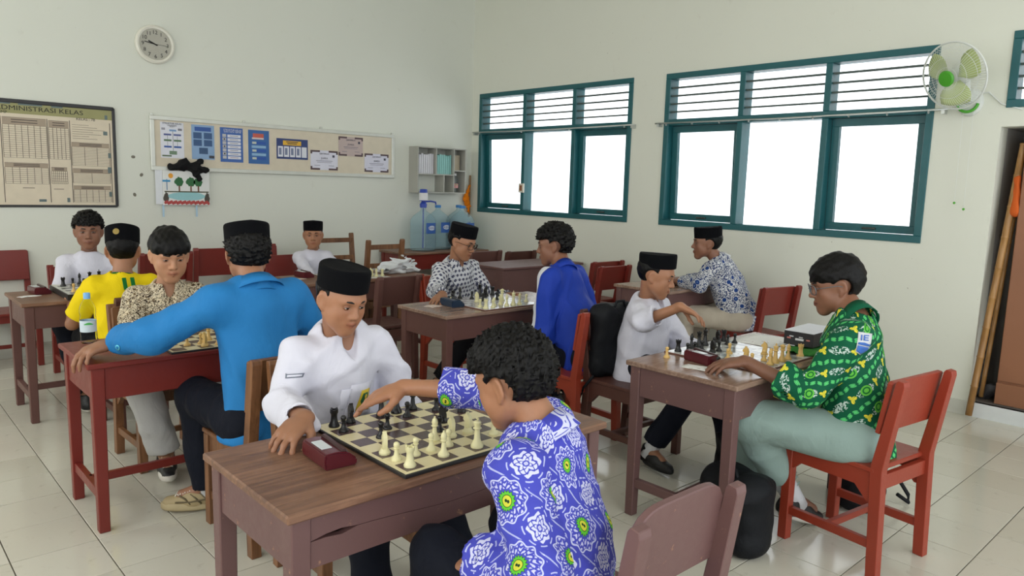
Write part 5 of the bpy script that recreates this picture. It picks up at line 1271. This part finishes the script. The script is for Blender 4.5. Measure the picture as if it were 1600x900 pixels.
for x in (-.19, .19): disc('dark_bush', x*.93, -.09, .022, .05, (70, 64, 54), -.0468, wob=.2)
for x in (-.20, .085): from_bm('hanging_strip', bx(x-.008, -.03, -.255, x+.008, -.028, -.150), cm((176, 206, 226)), t)
fn = folds(.012, 60, 4); bc = A3(2.37, YB-.05, 1.55)
P = [Prim(bc+A3(-.15, 0, -.015), bc+A3(-.03, -.01, .03), .026, .038, k=.02), Prim(bc+A3(-.03, -.01, .03), bc+A3(.03, -.012, -.01), .032, .036, k=.02), Prim(bc+A3(.02, 0, .0), bc+A3(.11, 0, .05), .026, .018, k=.02), Prim(bc+A3(.04, 0, -.01), bc+A3(.15, 0, -.02), .028, .022, k=.02), Prim(bc+A3(.05, 0, -.02), bc+A3(.085, -.005, -.10), .034, .020, k=.02)]
tag(sdf_obj('crumpled_cloth', P, .006, cloth('black_thin_cloth', (22, 22, 24)), None, fn), 'crumpled black cloth stuck over the lower left of the notice board', 'cloth')
# ---- wall shelf
t = thing('wall_shelf', 'grey-white wooden pigeonhole shelf on the back wall', 'shelf', (4.76, YB, 1.365)); M_SH = painted_wood('chalky_shelf_paint', (176, 176, 168), (130, 126, 118), .6, .62)
for nm, a in (('side_panel', (0, -.17, 0, .012, 0, .505)), ('side_panel', (.50, -.17, 0, .512, 0, .505)), ('side_panel', (.668, -.17, 0, .68, 0, .505)), ('top_panel', (.012, -.17, .493, .50, 0, .505)), ('top_panel', (.512, -.17, .493, .668, 0, .505)),
 ('shelf_board', (.012, -.17, .200, .50, 0, .212)), ('shelf_board', (.512, -.17, .25, .668, 0, .262)), ('bottom_panel', (.012, -.17, 0, .50, 0, .012)), ('bottom_panel', (.512, -.17, 0, .668, 0, .012)), ('divider', (.250, -.17, .212, .262, 0, .493)), ('divider', (.36, -.17, .012, .372, 0, .200)),
 ('back_panel', (.012, -.006, .212, .50, 0, .493)), ('back_panel', (.512, -.006, .012, .668, 0, .493))): from_bm(nm, bx(*a, bev=.001), M_SH, t)
for j in range(16):
    wh = j < 8; x = 4.76+.016+(.0285*j if wh else .0285*(j-8)+.250); h = random.uniform(.205, .222); bm = bx(0, -.135, 0, .024, -.015, h, M=T(x, YB, 1.578), bev=.001)
    o = from_bm('folder', bm, cm((214, 214, 220)) if wh else cm((140, 196, 190)))
    tag(o, '%s folder in the pigeonhole shelf, %s of the %s ones' % ('white' if wh else 'teal', FILES[j % 8], 'white' if wh else 'teal'), 'folder', ('white' if wh else 'teal')+' folders in the shelf')
tag(from_bm('card_stack', bx(5.30, YB-.10, 1.629, 5.40, YB-.012, 1.80, bev=.002), cm((176, 164, 140))), 'tan card standing in the shelf\'s upper right hole', 'card')
def bottle(label, x, y, z, h, r, cap, lab1, lab2, group=None, liquid=None):
    o = thing('water_bottle', label, 'bottle', (x, y, z), 0, group); s = h/.22; R = r
    prof = [(R*.55, .003), (R*.9, 0), (R, .010*s), (R*.97, .03*s), (R, .045*s), (R, .105*s), (R*.97, .112*s), (R*.90, .120*s), (R*1.0, .132*s), (R*.98, .150*s), (R*.8, .170*s), (R*.45, .190*s), (R*.36, .195*s), (R*.36, .205*s), (R*.30, .205*s)]
    bm = bmesh.new(); lathe(bm, prof, 28, close=False); bmesh.ops.holes_fill(bm, edges=[e for e in bm.edges if e.is_boundary and e.verts[0].co.z < .01]); b = from_bm('bottle_body', bm, M_CLEAR, o, True); md = b.modifiers.new('t', 'SOLIDIFY'); md.thickness = .0008
    bm = bmesh.new(); lathe(bm, [(R*.42, .194*s), (R*.42, .216*s), (R*.38, .22*s), (0, .22*s)], 24); from_bm('cap', bm, cap, o, True, 40)
    bm = bmesh.new(); lathe(bm, [(R*1.012, .050*s), (R*1.015, .10*s)], 28, close=False); from_bm('label_wrap', bm, lab1, o, True)
    g = bmesh.new(); a0 = -2.3
    for k in range(8):
        a, b2 = a0+k*.14, a0+(k+1)*.14; z0, z1 = .083*s, (.083+.008*math.sin((k+.5)/8*PI)+.002)*s
        g.faces.new([g.verts.new((R*1.03*math.cos(q), R*1.03*math.sin(q), w)) for q, w in ((a, z0), (b2, z0), (b2, z1), (a, z1))])
    from_bm('label_print', g, lab2, o); return o
M_CLEAR = Mat('clear_plastic', .05, (.93, .97, 1, 1), Transmission_Weight=1.0, IOR=1.05).m
bottle('clear plastic water bottle with light blue cap on the red table\'s corner', .812, 3.655, .72, .225, .033, cm((120, 178, 230)), cm((206, 222, 230)), cm((70, 180, 80)))
bottle('small bottle with pink label standing in the pigeonhole shelf', 5.345, YB-.09, 1.378, .215, .036, cm((240, 240, 240)), cm((226, 160, 160)), cm((120, 170, 80)))
# ---- water jugs
mj = Mat('blue_jug_plastic', .08, (.84, .95, .99, 1), Transmission_Weight=.92, IOR=1.05); M_JUG = mj.m
def jug(label, x, y, pump=False, rz=0):
    o = thing('water_jug', label, 'water jug', (x, y, .741), rz, 'water jugs on the red table'); R = .142
    prof = [(R*.80, .004), (R*.95, 0), (R, .02)]
    for k in range(4): z = .035+.072*k; prof += [(R, z), (R*.955, z+.008), (R, z+.016), (R*1.0, z+.055)]
    prof += [(R*.96, .335), (R*.80, .370), (R*.50, .405), (.036, .430), (.028, .440), (.028, .472), (.031, .475), (.031, .482), (.026, .482)]
    bm = bmesh.new(); lathe(bm, prof, 36, close=False); bmesh.ops.holes_fill(bm, edges=[e for e in bm.edges if e.is_boundary and e.verts[0].co.z < .01]); b = from_bm('jug_body', bm, M_JUG, o, True); b.modifiers.new('t', 'SOLIDIFY').thickness = .0015
    for nm, a0, a1, z0, z1, m, rr in (('label_wrap', -1.95, -.95, .19, .305, cm((44, 92, 170)), 1.008), ('oval_badge', -1.78, -1.12, .225, .275, cm((226, 232, 240)), 1.014)):
        bm = bmesh.new(); n = 14
        if nm == 'label_wrap': lo = [bm.verts.new((R*rr*math.cos(a), R*rr*math.sin(a), z0)) for a in np.linspace(a0, a1, n)]; hi = [bm.verts.new((R*rr*math.cos(a), R*rr*math.sin(a), z1)) for a in np.linspace(a0, a1, n)]
        else:
            A = np.linspace(a0, a1, n); hh = lambda a: (z1-z0)/2*math.sqrt(max(.0001, 1-((a-(a0+a1)/2)/((a1-a0)/2))**2)); zc = (z0+z1)/2
            lo = [bm.verts.new((R*rr*math.cos(a), R*rr*math.sin(a), zc-hh(a))) for a in A]; hi = [bm.verts.new((R*rr*math.cos(a), R*rr*math.sin(a), zc+hh(a))) for a in A]
        for k in range(n-1): bm.faces.new((lo[k], lo[k+1], hi[k+1], hi[k]))
        from_bm(nm, bm, m, o)
    text('lettering', 'AQUA', .034, RZ(-1.45+PI/2) @ T(0, -R*1.022, .25) @ FACE, cm((30, 60, 140)), o, .0005)
    bm = bmesh.new()
    if pump:
        lathe(bm, [(.036, .465), (.040, .500), (.030, .520), (.022, .525), (.022, .535), (.045, .540), (.047, .545)], 24); tube(bm, [(.02, 0, .53), (.10, 0, .535), (.165, 0, .525), (.17, 0, .50)], .009, 8); lathe(bm, [(.044, .625), (.040, .660), (.036, .665), (0, .667)], 24); tube(bm, [(0, 0, .02), (0, 0, .46)], .008, 8)
        from_bm('pump', bm, cm((40, 70, 170)), o, True, 40); bm = bmesh.new(); lathe(bm, [(.047, .545), (.047, .622), (.044, .626)], 24); from_bm('pump_bellows', bm, cm((222, 222, 226)), o, True, 40)
    else: lathe(bm, [(.034, .462), (.035, .488), (.03, .492), (0, .492)], 20); from_bm('cap', bm, cm((60, 130, 200)), o, True, 40)
jug('blue water jug with white and blue hand pump', 4.77, 6.60, True); jug('blue water jug between the pumped one and the cluster', 5.03, 6.68); jug('blue water jug behind the black cap of the glasses wearer', 5.235, 6.50); jug('blue water jug nearest the room corner', 5.36, 6.72, rz=.5)
# ---- corner stick and orange cloth
o = from_bm('wooden_stick', bx(-.010, -.008, 0, .010, .008, .49, M=T(5.628, YB-.02, 1.09), bev=.002), plain('old_stick_wood', (150, 118, 84), .6)); tag(o, 'thin wooden stick fixed upright in the room corner', 'stick')
P = [Prim((5.60, YB-.04, 1.45), (5.555, YB-.04, 1.31), .012, .034, n=(0, 1, 0), sq=.5, k=.02), Prim((5.555, YB-.04, 1.31), (5.60, YB-.04, 1.18), .034, .018, n=(0, 1, 0), sq=.5, k=.02)]
tag(sdf_obj('orange_cloth', P, .005, cloth('orange_cloth', (232, 128, 20)), None, folds(.006, 70, 2)), 'orange cloth hanging by the stick in the room corner', 'cloth')
# ---- box, bag on the right table
t = thing('cardboard_box', 'black cardboard box with grey lid on the right-hand table', 'box', (3.352, 1.52, .757), math.radians(2))
from_bm('carton', bx(0, 0, 0, .27, .142, .066, bev=.002), cm((30, 28, 32)), t); from_bm('lid', bx(-.001, -.001, .066, .271, .143, .069), cm((206, 208, 214)), t)
for a in ((-.0015, .095, .040, 0, .115, .045), (-.0015, .045, .026, 0, .085, .036), (-.0015, .050, .040, 0, .068, .044)): from_bm('print', bx(*a), cm((220, 220, 224)), t)
for a in ((-.0015, .108, .030, 0, .126, .037), (-.0015, .015, .030, 0, .032, .036)): from_bm('print', bx(*a), cm((206, 120, 110)), t)
tag(sdf_obj('folded_bag', [Prim((3.36, 1.56, .734), (3.62, 1.56, .736), .075, .075, n=(0, 0, 1), sq=.18, k=.02)], .006, cloth('green_bag_cloth', (56, 122, 54)), None, folds(.006, 60, 8), None, None), 'folded green cloth bag under the black box', 'bag')
P = [Prim((3.36, 5.12, .755), (3.58, 5.15, .76), .035, .04, k=.05), Prim((3.40, 5.14, .775), (3.52, 5.12, .80), .045, .02, k=.04), Prim((3.55, 5.18, .745), (3.70-.05, 5.16, .742), .03, .018, k=.03), Prim((3.30, 5.10, .745), (3.38, 5.2, .75), .026, k=.03)]
tag(sdf_obj('plastic_bag', P, .006, plain('thin_white_plastic', (226, 230, 234), .25, Transmission_Weight=.15), None, lambda p, d: smax(folds(.03, 55, 6, (0, 0, 0))(p, d), .722-p[..., 2], .004)), 'crumpled white plastic bag on the far table', 'plastic bag')
# ---- bags
M_BAG = cloth('black_bag_nylon', (20, 22, 26), .6)
def bag(label, o0, size, rz, tilt=0, strap=True, name='school_bag', nm=None):
    t = thing(name, label, 'bag', o0, 0, 'black school bags', (math.radians(tilt), 0, math.radians(rz))); w, d, h = size
    P = [Prim((-w/2+.05, 0, .055), (w/2-.05, 0, .055), .055, n=(0, 1, 0), sq=d/.11, k=.03), Prim((-w/2+.05, 0, h-.06), (w/2-.05, 0, h-.06), .055, n=(0, 1, 0), sq=d/.11, k=.03),
         Prim((-w/2+.05, 0, .05), (-w/2+.05, 0, h-.05), .055, n=(0, 1, 0), sq=d/.11, k=.03), Prim((w/2-.05, 0, .05), (w/2-.05, 0, h-.05), .055, n=(0, 1, 0), sq=d/.11, k=.03), Prim((0, 0, .07), (0, 0, h-.07), .06, n=(0, 1, 0), sq=d/.115, k=.05)]
    if w > .22: P += [Prim((-w/5, -d*.15, .06), (-w/5, -d*.15, h-.06), .06, n=(0, 1, 0), sq=d/.12, k=.05), Prim((w/5, -d*.15, .06), (w/5, -d*.15, h-.06), .06, n=(0, 1, 0), sq=d/.12, k=.05)]
    sdf_obj('bag_body', P, .007, M_BAG, t, folds(.004, 34, 3))
    bm = bmesh.new(); tube(bm, [(-w*.36, -d*.40, .04), (-w*.38, -d*.5, h*.5), (-w*.3, -d*.4, h-.05), (w*.3, -d*.4, h-.05), (w*.38, -d*.5, h*.5), (w*.36, -d*.40, .04)], .004, 6); from_bm('zip', bm, plain('zip_black', (40, 40, 44), .4), t)
    if strap:
        bm = bmesh.new(); tube(bm, [(-.05, d*.3, h-.02), (-.03, d*.3, h+.03), (.03, d*.3, h+.03), (.05, d*.3, h-.02)], .008, 8); from_bm('handle', bm, M_BAG, t, True)
    return t
bag('upright black bag on the floor behind the mauve curved-back chair', (2.70, 1.49, 0), (.28, .17, .32), 78, 0)
bag('black backpack wedged between the white-shirted reacher and his chair back', (3.22, 2.635, .425), (.30, .115, .40), 178, -4, name='backpack')
bag('black bag lying on the floor under the right-hand table', (3.34, 1.83, .0), (.32, .16, .26), 60, 0)
bag('black bag on the floor behind the bright red chair', (3.56, 1.33, 0), (.26, .15, .25), 10, 0)
bm = bmesh.new(); tube(bm, [(3.05, 2.60, .44), (3.04, 2.66, .36), (3.035, 2.70, .25), (3.03, 2.71, .17)], [.008, .007, .006, .005], 6)
tag(from_bm('hanging_strap', bm, M_BAG, None, True), 'thin black strap dangling from the backpack by the brown chair', 'strap')
bm = bmesh.new(); tube(bm, [(3.66, 1.26, .14), (3.74, 1.22, .12), (3.79, 1.18, .03), (3.74, 1.16, .012), (3.70, 1.20, .05)], .010, 6)
tag(from_bm('bag_strap', bm, M_BAG, None, True), 'black strap loop lying on the floor behind the bright red chair', 'strap')
# ---- wall fan
t = thing('wall_fan', 'white wall fan with pale green blades and green hub', 'fan', (XW, 1.64, 2.115)); M_FW = plain('fan_white_plastic', (222, 226, 222), .3); M_FG = plain('fan_green', (80, 168, 50), .3)
mb = Mat('translucent_fan_blade', .2, srgb(206, 222, 150), Transmission_Weight=.25); M_BL = mb.m
bm = bmesh.new(); lathe(bm, [(.075, 0), (.080, .02), (.070, .05), (.04, .06), (0, .062)], 28, RY(-PI/2), sx=1.15); from_bm('wall_base', bm, M_FW, t, True, 40)
bm = bmesh.new(); tube(bm, [(-.072+.0*math.cos(a), .062*math.cos(a), -.005+.062*math.sin(a)) for a in np.linspace(PI*1.05, PI*1.95, 12)], .010, 6); from_bm('green_ring', bm, M_FG, t, True)
bm = bmesh.new(); tube(bm, [(-.04, 0, 0), (-.10, .01, .06), (-.12, .01, .13), (-.15, .02, .16)], [.03, .028, .026, .03], 12); from_bm('arm', bm, M_FW, t, True)
ax = Vector((-.80, .26, -.28)).normalized(); R4 = ax.to_track_quat('Z', 'Y').to_matrix().to_4x4(); HC = Matrix.Translation((-.20, .025, .165)) @ R4
bm = bmesh.new(); lathe(bm, [(.0, -.07), (.045, -.065), (.06, -.03), (.055, .02), (.03, .03)], 24, HC); from_bm('motor', bm, M_FW, t, True)
FC = HC @ T(0, 0, .06); Rg = .215
for nm, zz in (('rear_guard', -.075), ('front_guard', .075)):
    bm = bmesh.new(); nsp = 72
    for k in range(nsp):
        a = 2*PI*k/nsp; pts = [(r*math.cos(a+q), r*math.sin(a+q), z) for r, z, q in ((.045, zz, 0), (.11, zz*.93, .05), (.17, zz*.70, .09), (.205, zz*.32, .10), (Rg, 0, .10))]; tube(bm, pts, .0010, 3, False)
    for r, z in ((.07, zz*.98), (.13, zz*.9), (.185, zz*.58)): tube(bm, [(r*math.cos(a), r*math.sin(a), z) for a in np.linspace(0, 2*PI, 41)], .0013, 4, False)
    bmesh.ops.transform(bm, matrix=FC, verts=bm.verts); from_bm(nm, bm, M_FW, t)
bm = bmesh.new(); tube(bm, [(Rg*math.cos(a), Rg*math.sin(a), 0) for a in np.linspace(0, 2*PI, 49)], .006, 6, False); bmesh.ops.transform(bm, matrix=FC, verts=bm.verts); from_bm('guard_rim', bm, M_FW, t, True)
bm = bmesh.new(); lathe(bm, [(.050, .068), (.052, .080), (.045, .088), (.02, .090), (0, .088)], 28, FC); from_bm('hub_badge', bm, M_FG, t, True, 40)
for k in range(3):
    bm = bmesh.new(); nr, na = 7, 8; g = []
    for i in range(nr):
        r = .04+.152*i/(nr-1); wdt = .75+.60*math.sin(PI*min(1, .15+.80*i/(nr-1)))
        g.append([bm.verts.new((r*math.cos(a), r*math.sin(a), .022-.05*(j/(na-1)))) for j, a in enumerate(np.linspace(-.5*wdt, .5*wdt*1.1, na)+k*2*PI/3+.45)])
    for i in range(nr-1):
        for j in range(na-1): bm.faces.new((g[i][j], g[i][j+1], g[i+1][j+1], g[i+1][j]))
    bmesh.ops.transform(bm, matrix=FC, verts=bm.verts); b = from_bm('blade', bm, M_BL, t, True); b.modifiers.new('t', 'SOLIDIFY').thickness = .002
for y, l in ((.02, .66), (-.04, .70)):
    bm = bmesh.new(); tube(bm, [(-.07, y, -.07), (-.05, y, -l)], .0013, 4); from_bm('pull_cord', bm, M_FW, t); bm = bmesh.new(); lathe(bm, [(0, -.010), (.008, -.004), (.008, .004), (0, .010)], 12, T(-.05, y, -l-.008)); from_bm('cord_knob', bm, M_FG, t, True)
bm = bmesh.new(); tube(bm, [(-.03, -.03, .05), (-.008, -.10, .06), (-.006, -.18, -.02), (-.006, -.30, -.06)], .005, 6); from_bm('power_cable', bm, M_FW, t, True)
# ---- niche: bamboo poles, cabinet, orange cloth
M_BAM = raw_wood('bamboo', (138, 96, 50), (182, 138, 82), 'z', .35)
def bamboo(label, a, b, r):
    a, b = Vector(a), Vector(b); n = 9; o = thing('bamboo_pole', label, 'pole', tuple(a), 0, 'bamboo poles'); pts = []; rs = []
    for k in range(n+1):
        p = (b-a)*(k/n)
        if k: pts += [p-(b-a).normalized()*.006, p, p+(b-a).normalized()*.006]; rs += [r, r*1.16, r]
        else: pts.append(p); rs.append(r)
    bm = bmesh.new(); tube(bm, pts, rs, 12); from_bm('cane', bm, M_BAM, o, True); return o
bamboo('long bamboo pole leaning out of the wall niche', (5.60, 1.425, .018), (5.76, 1.335, 1.84), .021); bamboo('thin bamboo pole standing deeper in the wall niche', (5.74, 1.40, .13), (5.80, 1.345, 1.5), .014)
t = thing('cabinet', 'brown painted wooden cabinet standing in the wall niche', 'cabinet', (5.70, .62, .112)); M_CAB = painted_wood('cabinet_brown', (146, 98, 70), (120, 84, 60), .4, .68)
from_bm('carcass', bx(.012, 0, 0, .55, .69, 1.80, bev=.003), M_CAB, t)
for a in ((0, .005, .16, .012, .340, 1.79), (0, .350, .16, .012, .685, 1.79)): d_ = from_bm('door', bx(*a, bev=.002), M_CAB, t); y = (a[1]+a[4])/2+(.12 if a[1] < .1 else -.12); from_bm('knob', bx(-.02, y-.01, .9, 0, y+.01, .95, bev=.004), M_BRIM, d_)
from_bm('plinth', bx(-.004, 0, 0, .012, .69, .145, bev=.002), M_CAB, t)
P = [Prim((5.735, 1.34, 1.62), (5.725, 1.335, 1.40), .02, .032, k=.02)]; tag(sdf_obj('orange_cloth', P, .006, cloth('dull_orange_cloth', (206, 96, 40)), None, folds(.006, 60, 5)), 'dull orange cloth hanging beside the cabinet in the niche', 'cloth')
P = [Prim((5.80, 1.40, .15), (5.78, 1.35, .19), .05, .04, k=.03), Prim((5.86, 1.36, .14), (5.95, 1.38, .16), .04, k=.03)]; tag(sdf_obj('crumpled_sack', P, .008, cloth('dark_plastic_sack', (62, 62, 66), .35), None, folds(.01, 50, 5)), 'crumpled dark plastic sack at the foot of the bamboo poles', 'sack')
